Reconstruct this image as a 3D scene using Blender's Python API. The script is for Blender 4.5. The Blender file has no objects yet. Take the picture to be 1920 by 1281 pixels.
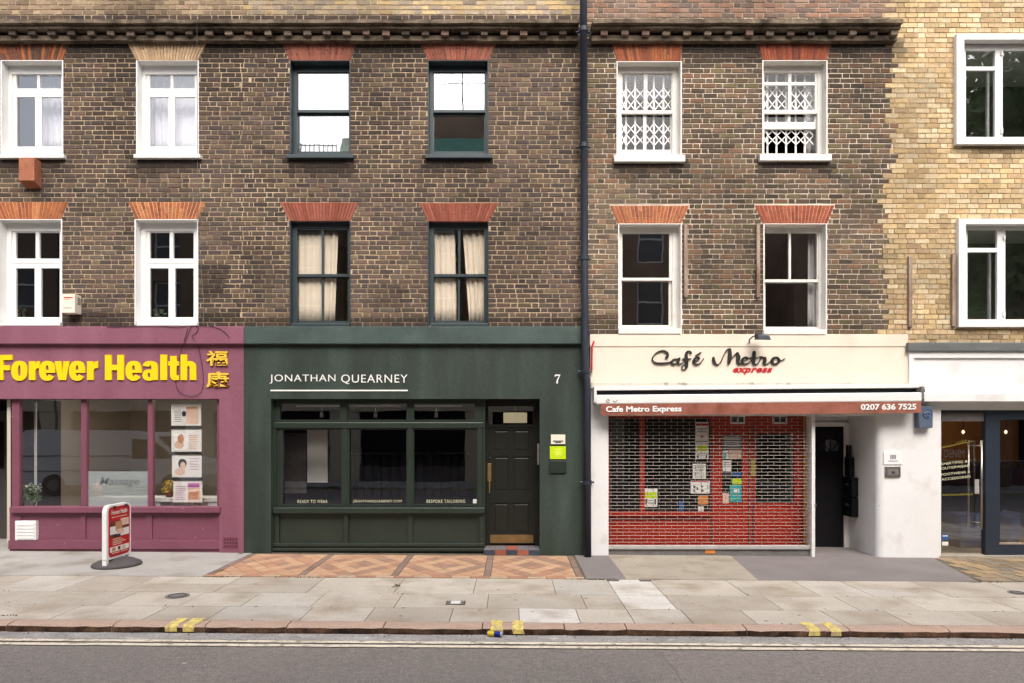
import bpy, math, random
from mathutils import Matrix, Vector, noise as mnoise

rnd = random.Random(7)
SC = bpy.context.scene
COL = SC.collection

# ------------------------------------------------------------------ camera, sky, sun, exposure
D, F, H, HY = 10.6667, 1280.0, 1.92, 810.0      # stand-off, focal length, eye height, survey row of the eye level
cam = bpy.data.cameras.new("camera")
cam.sensor_width = 36.0
cam.lens = 24.0
cam.shift_y = (HY - 640.5) / 1920.0
cam.clip_end = 500
cam_o = bpy.data.objects.new("camera", cam)
cam_o.location = (0, -D, H)
cam_o.rotation_euler = (math.radians(90), 0, 0)
COL.objects.link(cam_o)
SC.camera = cam_o

SUN_EL, SUN_AZ = math.radians(48), math.radians(168)     # fairly high, behind the camera, a little to its right
world = bpy.data.worlds.new("World")
SC.world = world
world.use_nodes = True
wn, wl = world.node_tree.nodes, world.node_tree.links
sky = wn.new("ShaderNodeTexSky")
sky.sky_type = 'NISHITA'
sky.sun_disc = False
sky.sun_elevation = SUN_EL
sky.sun_rotation = SUN_AZ
sky.air_density = 1.0
sky.dust_density = 6.0
sky.ozone_density = 1.0
hs = wn.new("ShaderNodeHueSaturation")
hs.inputs['Saturation'].default_value = 0.6
wl.new(sky.outputs[0], hs.inputs['Color'])
wl.new(hs.outputs[0], wn['Background'].inputs[0])
wn['Background'].inputs[1].default_value = 0.15
sun = bpy.data.lights.new("sun", 'SUN')
sun.energy = 0.6
sun.angle = math.radians(45)
sun.color = (1.0, 0.995, 0.985)
sun_o = bpy.data.objects.new("sun", sun)
sd = Vector((math.sin(SUN_AZ) * math.cos(SUN_EL), math.cos(SUN_AZ) * math.cos(SUN_EL), math.sin(SUN_EL)))
sun_o.rotation_euler = sd.to_track_quat('Z', 'Y').to_euler()
sun_o.location = sd * 40
COL.objects.link(sun_o)
SC.view_settings.view_transform = 'Standard'
SC.view_settings.look = 'None'
SC.view_settings.gamma = 1
SC.view_settings.exposure = 1.1
SC.render.engine = 'CYCLES'
SC.cycles.use_denoising = True
SC.cycles.max_bounces = 8
SC.cycles.transparent_max_bounces = 24
SC.cycles.sample_clamp_indirect = 6

# ------------------------------------------------------------------ helpers
def wx(px, Y=0.0): return (px - 960.0) * (D + Y) / F
def wz(py, Y=0.0): return H + (HY - py) * (D + Y) / F
def gz(x): return -0.0068 * x
def lin(c): return c / 12.92 if c <= 0.04045 else ((c + 0.055) / 1.055) ** 2.4
def S(r, g, b, k=0.8): return tuple(lin(v / 255.0) * k for v in (r, g, b))
def R(x0, y0, x1, y1, Y=0.0, dx=0.0): return (wx(x0, Y) + dx, wz(y1, Y), wx(x1, Y) + dx, wz(y0, Y))   # x0,z0,x1,z1

class G:
    """collects geometry, then links it as one mesh object"""
    def __init__(s): s.v, s.f, s.m, s.c, s.cm, s.cc = [], [], [], [], 0, None
    def face(s, pts):
        n = len(s.v); s.v += [tuple(p) for p in pts]; s.f.append(tuple(range(n, n + len(pts)))); s.m.append(s.cm); s.c.append(s.cc)
    def box(s, x0, x1, y0, y1, z0, z1, back=True):
        a = len(s.v)
        s.v += [(x0,y0,z0),(x1,y0,z0),(x1,y1,z0),(x0,y1,z0),(x0,y0,z1),(x1,y0,z1),(x1,y1,z1),(x0,y1,z1)]
        fs = [(0,1,5,4),(1,2,6,5),(3,0,4,7),(4,5,6,7),(3,2,1,0)]
        if back: fs.append((2,3,7,6))
        for q in fs: s.f.append(tuple(a + i for i in q)); s.m.append(s.cm); s.c.append(s.cc)
        return s
    def pbox(s, x0, y0, x1, y1, Y0, Y1):        # box drawn in facade survey units, its front at Y0
        r = R(x0, y0, x1, y1, Y0); return s.box(r[0], r[2], Y0, Y1, r[1], r[3])
    def plate(s, o, holes, y0, y1):             # slab with rectangular holes; o, holes = (x0,z0,x1,z1)
        xs = sorted({round(t, 5) for r in [o] + holes for t in (r[0], r[2]) if o[0] - 1e-4 <= t <= o[2] + 1e-4})
        zs = sorted({round(t, 5) for r in [o] + holes for t in (r[1], r[3]) if o[1] - 1e-4 <= t <= o[3] + 1e-4})
        nx, nz = len(xs) - 1, len(zs) - 1
        def solid(i, j):
            if i < 0 or j < 0 or i >= nx or j >= nz: return False
            cx, cz = (xs[i] + xs[i+1]) / 2, (zs[j] + zs[j+1]) / 2
            return not any(h[0] < cx < h[2] and h[1] < cz < h[3] for h in holes)
        for i in range(nx):
            for j in range(nz):
                if not solid(i, j): continue
                a, b, c, d = xs[i], xs[i+1], zs[j], zs[j+1]
                s.face([(a,y0,c),(b,y0,c),(b,y0,d),(a,y0,d)]); s.face([(b,y1,c),(a,y1,c),(a,y1,d),(b,y1,d)])
                if not solid(i-1, j): s.face([(a,y1,c),(a,y0,c),(a,y0,d),(a,y1,d)])
                if not solid(i+1, j): s.face([(b,y0,c),(b,y1,c),(b,y1,d),(b,y0,d)])
                if not solid(i, j-1): s.face([(a,y1,c),(b,y1,c),(b,y0,c),(a,y0,c)])
                if not solid(i, j+1): s.face([(a,y0,d),(b,y0,d),(b,y1,d),(a,y1,d)])
        return s
    def prism(s, poly, y0, y1):                 # poly in (x,z), counter-clockwise from the front
        n = len(poly)
        s.face([(x, y0, z) for x, z in poly]); s.face([(x, y1, z) for x, z in reversed(poly)])
        for i in range(n):
            (a, b), (c, d) = poly[i], poly[(i + 1) % n]
            s.face([(a,y1,b),(c,y1,d),(c,y0,d),(a,y0,b)])
        return s
    def tube(s, path, r, n=8, caps=True):
        path = [Vector(p) for p in path]; base = len(s.v)
        for i, p in enumerate(path):
            t = (path[min(i+1, len(path)-1)] - path[max(i-1, 0)]).normalized()
            u = t.cross(Vector((0, 0, 1)) if abs(t.z) < .9 else Vector((1, 0, 0))).normalized(); w = t.cross(u)
            rr = r[i] if isinstance(r, (list, tuple)) else r
            for k in range(n):
                a = 2 * math.pi * k / n; s.v.append(tuple(p + u * (rr * math.cos(a)) + w * (rr * math.sin(a))))
        for i in range(len(path) - 1):
            for k in range(n):
                s.f.append((base+i*n+k, base+i*n+(k+1) % n, base+(i+1)*n+(k+1) % n, base+(i+1)*n+k)); s.m.append(s.cm); s.c.append(s.cc)
        if caps:
            s.f.append(tuple(base + k for k in reversed(range(n)))); s.f.append(tuple(base + (len(path)-1)*n + k for k in range(n)))
            s.m += [s.cm] * 2; s.c += [s.cc] * 2
        return s
    def lathe(s, c, prof, n=16):                # prof [(r,z)] round a vertical axis at c
        return s.tube([(c[0], c[1], c[2] + z) for r, z in prof], [max(r, 1e-4) for r, z in prof], n)
    def move(s, fn): s.v = [tuple(fn(*p)) for p in s.v]; return s
    def mesh(s, name, mats):
        me = bpy.data.meshes.new(name); me.from_pydata(s.v, [], s.f)
        for m in (mats if isinstance(mats, (list, tuple)) else [mats]): me.materials.append(m)
        if any(s.m): me.polygons.foreach_set('material_index', s.m)
        if s.c and s.c[0] is not None:
            at = me.color_attributes.new('Col', 'FLOAT_COLOR', 'CORNER'); buf = []
            for f, c in zip(s.f, s.c): buf += list(c[:3] + (1.0,)) * len(f)
            at.data.foreach_set('color', buf)
        me.update(); return me
    def build(s, name, mats, parent=None, smooth=False, bevel=0, **kw):
        me = s.mesh(name, mats)
        if smooth: me.polygons.foreach_set('use_smooth', [True] * len(me.polygons))
        o = bpy.data.objects.new(name, me); COL.objects.link(o)
        if bevel:
            b = o.modifiers.new('bevel', 'BEVEL'); b.width = bevel; b.segments = 2; b.limit_method = 'ANGLE'; b.angle_limit = math.radians(40)
        if parent: child(o, parent)
        for k, val in kw.items(): o[k] = val
        return o

LOC = {}
def child(o, p):
    o.parent = p
    if p.name in LOC: o.matrix_parent_inverse = Matrix.Translation(-LOC[p.name])
    return o
def thing(name, label, cat, loc=(0, 0, 0), group=None):
    o = bpy.data.objects.new(name, None); COL.objects.link(o); o.location = loc; o.empty_display_size = .1
    LOC[o.name] = Vector(loc); o['label'] = label; o['category'] = cat
    if group: o['group'] = group
    return o
def tag(o, label, cat, group=None, kind=None):
    o['label'] = label; o['category'] = cat
    if group: o['group'] = group
    if kind: o['kind'] = kind
    return o

# ------------------------------------------------------------------ materials
def mat(name, col, rough=.6, var=.12, scale=3.0, fine=.08, fscale=60.0, bump=0.0, bscale=80.0, spec=.3, metal=0.0,
        src=None, col2=None, c2scale=2.0, c2lo=.55, c2hi=.75, streak=False, emit=0.0, alpha=1.0, spots=None):
    m = bpy.data.materials.new(name); m.use_nodes = True
    n, l = m.node_tree.nodes, m.node_tree.links; p = n['Principled BSDF']
    geo = n.new('ShaderNodeNewGeometry'); pos = geo.outputs['Position']
    if streak:
        mp = n.new('ShaderNodeMapping'); mp.inputs['Scale'].default_value = (2.2, 2.2, .4); l.new(pos, mp.inputs[0]); spos = mp.outputs[0]
    else: spos = pos
    if src == 'attr': c = n.new('ShaderNodeAttribute'); c.attribute_name = 'Col'; base = c.outputs['Color']
    elif src == 'obj': c = n.new('ShaderNodeObjectInfo'); base = c.outputs['Color']
    else: c = n.new('ShaderNodeRGB'); c.outputs[0].default_value = (*col, 1); base = c.outputs[0]
    def noise(sc, det, vec):
        t = n.new('ShaderNodeTexNoise'); t.inputs['Scale'].default_value = sc; t.inputs['Detail'].default_value = det; l.new(vec, t.inputs['Vector']); return t.outputs[0]
    def rng(v, lo, hi, a=.25, b=.75):
        r = n.new('ShaderNodeMapRange'); l.new(v, r.inputs[0]); r.inputs[1].default_value = a; r.inputs[2].default_value = b
        r.inputs[3].default_value = lo; r.inputs[4].default_value = hi; return r.outputs[0]
    if col2:
        mx = n.new('ShaderNodeMix'); mx.data_type = 'RGBA'; l.new(rng(noise(c2scale, 6, spos), 0, 1, c2lo, c2hi), mx.inputs[0])
        l.new(base, mx.inputs[6]); mx.inputs[7].default_value = (*col2, 1); base = mx.outputs[2]
    if spots:
        for sc_, rad_, colr_, frac_ in spots:
            vo = n.new('ShaderNodeTexVoronoi'); vo.inputs['Scale'].default_value = sc_; l.new(pos, vo.inputs['Vector'])
            sp = n.new('ShaderNodeSeparateColor'); l.new(vo.outputs['Color'], sp.inputs[0])
            lt = n.new('ShaderNodeMath'); lt.operation = 'LESS_THAN'; l.new(vo.outputs['Distance'], lt.inputs[0]); lt.inputs[1].default_value = rad_
            pk = n.new('ShaderNodeMath'); pk.operation = 'LESS_THAN'; l.new(sp.outputs[0], pk.inputs[0]); pk.inputs[1].default_value = frac_
            an = n.new('ShaderNodeMath'); an.operation = 'MULTIPLY'; l.new(lt.outputs[0], an.inputs[0]); l.new(pk.outputs[0], an.inputs[1])
            an2 = n.new('ShaderNodeMath'); an2.operation = 'MULTIPLY'; l.new(an.outputs[0], an2.inputs[0]); an2.inputs[1].default_value = .7
            mx = n.new('ShaderNodeMix'); mx.data_type = 'RGBA'; l.new(an2.outputs[0], mx.inputs[0]); l.new(base, mx.inputs[6]); mx.inputs[7].default_value = (*colr_, 1); base = mx.outputs[2]
    k = rng(noise(scale, 4, spos), 1 - var, 1 + var)
    if fine:
        q = n.new('ShaderNodeMath'); q.operation = 'MULTIPLY'; l.new(k, q.inputs[0]); l.new(rng(noise(fscale, 3, pos), 1 - fine, 1 + fine), q.inputs[1]); k = q.outputs[0]
    mu = n.new('ShaderNodeVectorMath'); mu.operation = 'SCALE'; l.new(base, mu.inputs[0]); l.new(k, mu.inputs['Scale'])
    l.new(mu.outputs[0], p.inputs['Base Color'])
    p.inputs['Roughness'].default_value = rough; p.inputs['Metallic'].default_value = metal; p.inputs['Specular IOR Level'].default_value = spec
    if bump:
        b = n.new('ShaderNodeBump'); b.inputs['Strength'].default_value = bump; b.inputs['Distance'].default_value = .01
        l.new(noise(bscale, 5, pos), b.inputs['Height']); l.new(b.outputs[0], p.inputs['Normal'])
    if emit:
        p.inputs['Emission Color'].default_value = (*col, 1); p.inputs['Emission Strength'].default_value = emit
    if alpha < 1:
        p.inputs['Alpha'].default_value = alpha
    return m
def glass(name, refl=.07, tint=(1, 1, 1), rough=0.0):
    m = bpy.data.materials.new(name); m.use_nodes = True
    n, l = m.node_tree.nodes, m.node_tree.links; n.remove(n['Principled BSDF'])
    t = n.new('ShaderNodeBsdfTransparent'); t.inputs[0].default_value = (*tint, 1)
    g = n.new('ShaderNodeBsdfGlossy'); g.inputs['Roughness'].default_value = rough; g.inputs['Color'].default_value = (.95, .97, 1, 1)
    fr = n.new('ShaderNodeLayerWeight'); fr.inputs[0].default_value = .5
    pw = n.new('ShaderNodeMath'); pw.operation = 'POWER'; pw.inputs[1].default_value = 5; l.new(fr.outputs['Facing'], pw.inputs[0])
    mx = n.new('ShaderNodeMath'); mx.operation = 'MULTIPLY_ADD'; mx.inputs[1].default_value = 1 - refl; mx.inputs[2].default_value = refl; l.new(pw.outputs[0], mx.inputs[0])
    # old panes are never quite flat
    geo = n.new('ShaderNodeNewGeometry'); tx = n.new('ShaderNodeTexNoise'); tx.inputs['Scale'].default_value = 1.6; l.new(geo.outputs['Position'], tx.inputs['Vector'])
    b = n.new('ShaderNodeBump'); b.inputs['Strength'].default_value = .04; b.inputs['Distance'].default_value = .02; l.new(tx.outputs[0], b.inputs['Height']); l.new(b.outputs[0], g.inputs['Normal'])
    s = n.new('ShaderNodeMixShader'); l.new(mx.outputs[0], s.inputs[0]); l.new(t.outputs[0], s.inputs[1]); l.new(g.outputs[0], s.inputs[2])
    l.new(s.outputs[0], n['Material Output'].inputs[0]); return m

M = {}
M['brick_one'] = mat('brick single', (1,1,1), .9, .18, 14, .28, 75, .6, 140, .15, src='obj')
M['brick_mass'] = mat('brick mass', (1,1,1), .9, .18, 14, .28, 75, .6, 140, .15, src='attr')
M['mortar'] = mat('mortar', (1,1,1), .95, .15, 4, .15, 70, .5, 120, .1, src='attr')
M['soot_stone'] = mat('sooty cornice stone', S(126,112,96), .95, .35, 5, .3, 25, .6, 60, .1, col2=S(62,54,48), c2scale=3.5, c2lo=.45, c2hi=.7)
M['soot'] = mat('soot', S(24,20,18), .95, .3, 6, .2, 40, .4, 60, .1)  # soot with the shade of the cornice recesses put into its near-black
M['dentil'] = mat('dentil stone', (1,1,1), .95, .2, 8, .25, 40, .5, 80, .1, src='obj')
M['white'] = mat('white gloss paint', S(240,239,236,.86), .35, .03, 2, .015, 40, spec=.4)
M['white_old'] = mat('old white paint', S(238,234,226,.84), .5, .07, 4, .03, 40, .15, 30, .3, col2=S(205,196,182), c2scale=5, c2lo=.6, c2hi=.85)
M['white_wall'] = mat('white masonry paint', S(238,237,236,.84), .7, .04, 1.5, .02, 30, .25, 25, .2, col2=S(214,209,203), c2scale=2.2, c2lo=.58, c2hi=.85, spots=[(3.5, .045, S(150,144,138,.7), .25), (9, .05, S(176,168,160,.7), .2)])
M['green_render'] = mat('dark green render', S(50,60,52,.8), .55, .08, 1.8, .1, 22, .35, 20, .3, col2=S(66,79,73,.85), c2scale=.9, c2lo=.42, c2hi=.78, streak=True)
M['green_band'] = mat('weathered green band', S(72,87,83,.85), .6, .15, 2.5, .08, 25, .35, 20, .3, col2=S(52,62,56,.85), c2scale=2, c2lo=.45, c2hi=.8)
M['green_wood'] = mat('dark green gloss joinery', S(46,56,48,.8), .32, .14, 2.5, .08, 30, .12, 30, .45, spots=[(8, .06, S(120,128,116,.7), .18)])
M['green_door'] = mat('black green door', S(34,36,31,.8), .35, .1, 2, .05, 30, .05, 30, .4)
M['slate'] = mat('slate green window paint', S(58,70,74,.8), .4, .1, 3, .06, 30, .05, 30, .4)
M['maroon'] = mat('maroon paint', S(152,95,114,.67), .55, .06, 1.6, .07, 22, .3, 18, .3, col2=S(163,108,127,.68), c2scale=1.1, c2lo=.42, c2hi=.78, streak=True)
M['maroon_wood'] = mat('maroon joinery', S(143,86,105,.66), .45, .1, 2, .08, 26, .1, 30, .35, spots=[(7, .07, S(196,160,172,.7), .22), (13, .08, S(112,62,78,.6), .25)])
M['cream'] = mat('cream fascia paint', S(240,226,208,.84), .6, .03, 1.5, .02, 30, .12, 20, .25, col2=S(226,210,190,.84), c2scale=1.6, c2lo=.55, c2hi=.85)
M['ledge'] = mat('peeling ledge', S(214,206,192), .8, .12, 5, .12, 30, .4, 40, .2, col2=S(150,138,120), c2scale=7, c2lo=.55, c2hi=.7, streak=False)
M['lead'] = mat('lead flashing', S(104,106,106), .6, .15, 3, .1, 20, .2, 20, .4)
M['navy'] = mat('navy frame', S(44,52,64,.8), .4, .08, 3, .04, 30, spec=.4)
M['pipe'] = mat('dark blue grey pipe', S(48,53,66,.75), .45, .15, 3, .08, 30, .1, 40, .4)
M['black'] = mat('black paint', (.008,.008,.009), .5, .1, 4, .05, 30, spec=.12)
M['black_letter'] = mat('black letter', (.02,.019,.018), .5, .1, 4, 0, spec=.3)
M['yellow_letter'] = mat('yellow letter', S(250,206,24,.92), .4, .02, 4, 0, spec=.3)
M['gold_letter'] = mat('gold letter', S(236,198,70,.88), .4, .05, 4, 0, spec=.3)
M['white_print'] = mat('white print', S(245,244,240,.85), .6, .02, 4, 0)
M['grey_print'] = mat('grey print', S(120,120,120), .6, .02, 4, 0)
M['cream_print'] = mat('cream print', S(225,225,190,.8), .6, .02, 4, 0)
M['yellow_print'] = mat('yellow print', S(164,148,62,.7), .6, .02, 4, 0)
M['red_print'] = mat('red print', S(200,36,40,.8), .6, .05, 4, 0)
M['dark_print'] = mat('dark print', S(60,56,56), .6, .05, 4, 0)
M['lime'] = mat('lime print', S(196,222,20,.85), .5, .03, 4, 0)
M['lime_pale'] = mat('pale lime print', S(216,238,80,.85), .5, .03, 4, 0)
M['teal'] = mat('teal print', S(58,172,172,.8), .6, .05, 4, 0)
M['blue_print'] = mat('blue print', S(46,92,156,.8), .6, .05, 4, 0)
M['skin_print'] = mat('pale skin print', S(232,198,176,.8), .6, .12, 12, 0)
M['tan_print'] = mat('tan print', S(206,150,112,.8), .6, .25, 14, 0)
M['purple_print'] = mat('purple print', S(186,110,170,.8), .6, .2, 14, 0)
M['brown_print'] = mat('brown print', S(116,60,44,.8), .6, .3, 20, 0)
M['orange_print'] = mat('orange print', S(222,140,70,.8), .6, .15, 14, 0)
M['paper'] = mat('paper', S(236,234,228,.84), .6, .03, 5, .02, 40)
M['red_wood'] = mat('red shopfront paint', S(196,42,14,.62), .45, .12, 2.5, .06, 24, .1, 30, .35)
M['yellow_wood'] = mat('yellow edge paint', S(206,142,40,.8), .5, .12, 4, .06, 30)
M['steel'] = mat('galvanised steel', S(196,194,190,.8), .42, .1, 6, .06, 40, metal=.25, spec=.5)
M['rod'] = mat('bright grille rod', S(160,152,142,.8), .45, .06, 6, .04, 40, metal=.25, spec=.5)
M['brushed'] = mat('brushed steel', S(186,182,174,.8), .3, .06, 6, .04, 60, metal=.9)
M['brass'] = mat('brass', S(150,118,76,.7), .45, .2, 8, .1, 50, metal=.3)
M['valance'] = mat('brown awning cloth', S(158,100,84,.8), .85, .12, 3, .1, 25, .2, 60, .1, col2=S(138,84,70,.8), c2scale=5, c2lo=.5, c2hi=.7)
M['awning_white'] = mat('awning white metal', S(236,234,230,.84), .45, .04, 3, .03, 20)
M['wood_grey'] = mat('weathered grey timber', S(168,150,134), .85, .2, 6, .2, 30, .4, 50, .1, streak=True, col2=S(120,88,66), c2scale=2.5, c2lo=.5, c2hi=.75)
M['terracotta'] = mat('terracotta', S(176,114,88,.75), .8, .2, 9, .12, 30, .3, 40, .15)
M['box_cream'] = mat('cream plastic', S(238,230,212,.85), .5, .04, 5, .03, 30)
M['box_shade'] = mat('grey blue plastic', S(92,104,124,.8), .5, .08, 5, .04, 30)  # slate blue of the alarm box itself
M['plastic_white'] = mat('white plastic', S(240,240,238,.86), .4, .03, 4, 0)
M['rubber'] = mat('grey rubber', S(92,88,88,.75), .7, .1, 5, .08, 30)
M['airbrick'] = mat('airbrick maroon', S(128,72,88,.8), .7, .15, 9, .1, 30)
M['flag'] = mat('paving flag', (1,1,1), .9, .09, 1.6, .12, 45, .35, 60, .15, src='obj', col2=S(176,162,143,.72), c2scale=1.7, c2lo=.46, c2hi=.74, spots=[(5, .10, S(112,104,96,.6), .3), (11, .10, S(150,140,126,.6), .35)])
M['joint'] = mat('sandy joint', S(126,116,100,.6), .95, .3, 5, .2, 40)
M['granite'] = mat('pink granite kerb', S(206,178,160,.72), .8, .12, 3, .2, 70, .4, 50, .2, col2=S(182,152,132,.72), c2scale=3, c2lo=.5, c2hi=.75)
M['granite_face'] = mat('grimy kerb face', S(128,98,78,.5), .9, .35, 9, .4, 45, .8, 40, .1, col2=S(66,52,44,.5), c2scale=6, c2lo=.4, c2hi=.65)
M['gutter'] = mat('gutter concrete', S(176,172,168,.72), .9, .2, 3, .3, 40, .5, 50, .15, col2=S(206,198,188,.72), c2scale=9, c2lo=.58, c2hi=.72)
M['asphalt'] = mat('asphalt', S(142,135,129,.8), .9, .16, 20, .4, 90, .8, 120, .2, col2=S(148,139,133,.8), c2scale=.5, c2lo=.48, c2hi=.6, spots=[(26, .16, S(176,168,160,.8), .25), (34, .2, S(96,90,86,.7), .3), (3.2, .07, S(196,190,180,.8), .12)])
M['asphalt_patch'] = mat('lilac grey asphalt', S(150,142,140,.7), .9, .12, 1.5, .18, 90, .5, 120, .15)
M['concrete'] = mat('pale forecourt concrete', S(186,176,160,.72), .9, .12, 1.5, .14, 50, .4, 60, .15, col2=S(160,148,130,.72), c2scale=2, c2lo=.52, c2hi=.75, spots=[(5, .10, S(112,104,96,.6), .3), (11, .10, S(150,140,126,.6), .35)])
M['concrete_grey'] = mat('grey forecourt concrete', S(190,186,180,.72), .9, .1, 1.2, .12, 50, .4, 60, .15, col2=S(154,146,132,.72), c2scale=1.4, c2lo=.52, c2hi=.75, spots=[(5, .10, S(112,104,96,.6), .3), (11, .10, S(150,140,126,.6), .35)])
M['cobble'] = mat('worn sett', (1,1,1), .9, .15, 4, .2, 40, .4, 60, .15, src='obj')
M['tile'] = mat('fired clay tile', (1,1,1), .7, .12, 6, .14, 50, .2, 60, .25, src='obj')
M['line'] = mat('worn road line', S(238,226,204,.8), .8, .06, 3, .2, 60, .3, 60, .15, col2=S(170,158,142,.72), c2scale=12, c2lo=.52, c2hi=.68)
M['kerb_yellow'] = mat('yellow kerb paint', S(240,220,122,.82), .8, .08, 6, .15, 50, .2, 60, .15, col2=S(206,182,140,.76), c2scale=16, c2lo=.44, c2hi=.6)
M['moss'] = mat('moss', S(112,112,54,.6), .95, .3, 20, .2, 60)
M['litter'] = mat('gutter grit', (1,1,1), .95, .3, 20, .2, 60, src='attr')
M['iron'] = mat('cast iron', S(128,124,122,.75), .7, .15, 10, .1, 40, metal=.2)
M['can_blue'] = mat('blue can', S(40,60,150,.8), .3, .05, 10, 0, metal=.4)
M['can_yellow'] = mat('yellow can', S(236,206,50,.85), .3, .05, 10, 0, metal=.2)
M['can_silver'] = mat('silver can', S(214,216,224,.85), .3, .05, 10, 0, metal=.6)
M['room'] = mat('dim room', S(104,92,82,.6), .9, .1, 1, 0)
M['room_dark'] = mat('dark room', S(64,56,52,.5), .9, .1, 1, 0)
M['room_beige'] = mat('beige room', S(212,202,186,.8), .85, .05, 1, 0)
M['room_white'] = mat('white room', S(232,230,226,.82), .85, .04, 1, 0)
M['room_warm'] = mat('warm timber room', S(176,124,72,.75), .7, .15, 2, .08, 20, streak=True)
M['floor_wood'] = mat('timber floor', S(120,88,62,.7), .5, .2, 3, .1, 20)
M['curtain'] = mat('cream curtain', S(232,218,196,.8), .9, .05, 4, .03, 60)
M['net'] = mat('white curtain', S(240,238,234,.86), .9, .04, 4, .02, 60)
M['net_grey'] = mat('pale grey curtain', S(228,226,232,.86), .9, .06, 4, .02, 60)
M['glass_pale'] = glass('pale upper glass', .11)
M['glass_gate'] = glass('gated window glass', .018)
M['glass_clear'] = glass('clean clear glass', .04)
M['maroon_dark'] = mat('dark maroon door', S(84,44,52,.8), .5, .1, 3, 0)
M['plant'] = mat('potted leaves', S(110,132,96,.8), .6, .3, 20, .1, 50)
M['plant_pale'] = mat('pale blossom', S(206,196,200,.8), .7, .2, 20, .1, 50)
M['flower'] = mat('yellow flowers', S(206,176,80,.8), .7, .3, 20, .1, 50)
M['salt'] = mat('salt lamp', S(214,150,110,.8), .6, .2, 10, .1, 40)
M['cloth_dark'] = mat('dark cloth', S(40,38,42,.6), .9, .3, 4, .1, 50)
M['cloth_blue'] = mat('blue denim', S(40,52,86,.75), .9, .2, 4, .1, 50)
M['cloth_tan'] = mat('tan cloth', S(110,84,60,.7), .9, .2, 4, .1, 50)
M['glow'] = mat('lit shade', (.95, .8, .5), .8, 0, 1, 0, emit=.2)
M['downlight'] = mat('lit downlight', (1, .88, .7), .8, 0, 1, 0, emit=60)
M['downlight_warm'] = mat('warm lit downlight', (1, .74, .45), .8, 0, 1, 0, emit=70)  # for the unseen lamps added to brighten the navy shop
M['bulb'] = mat('bulb', (1, .8, .55), .8, 0, 1, 0, emit=.7)
M['glass'] = glass('shop glass', .11)
M['glass_up'] = glass('upper glass', .17)
M['glass_green'] = glass('old casement glass', .13)
M['glass_mirror'] = glass('old silvery glass', .36)
M['glass_half'] = glass('hazy old glass', .13)
M['frost'] = mat('frosted film', S(206,216,214,.8), .6, .05, 4, 0, alpha=.45)
M['opp_brick'] = mat('opposite brick', S(150,126,106,.8), .9, .25, 1, .2, 20)
M['opp_cream'] = mat('opposite stucco', S(206,194,170,.8), .8, .1, 1, .05, 20)
M['opp_pane'] = mat('opposite pane', S(112,110,108,.7), .3, .2, 1, 0)  # sky reflection put into the panes as a paler grey
M['room_green'] = mat('grey green room', S(140,146,136,.75), .9, .08, 1, 0)
M['opp_roof'] = mat('opposite slate roof', S(96,88,86,.7), .8, .2, 2, .2, 14)
M['opp_green'] = mat('copper green', S(96,142,120,.8), .7, .15, 3, .1, 20)
M['van_white'] = mat('van paint', S(226,228,230,.84), .3, .02, 1, 0, spec=.5)
M['tyre'] = mat('tyre', (.02,.02,.02), .8, .1, 4, 0)
M['bark'] = mat('bark', S(98,88,74,.7), .9, .3, 5, .2, 30)
M['leaf'] = mat('leaf', S(126,146,92,.8), .6, .4, 3, .2, 20)

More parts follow.
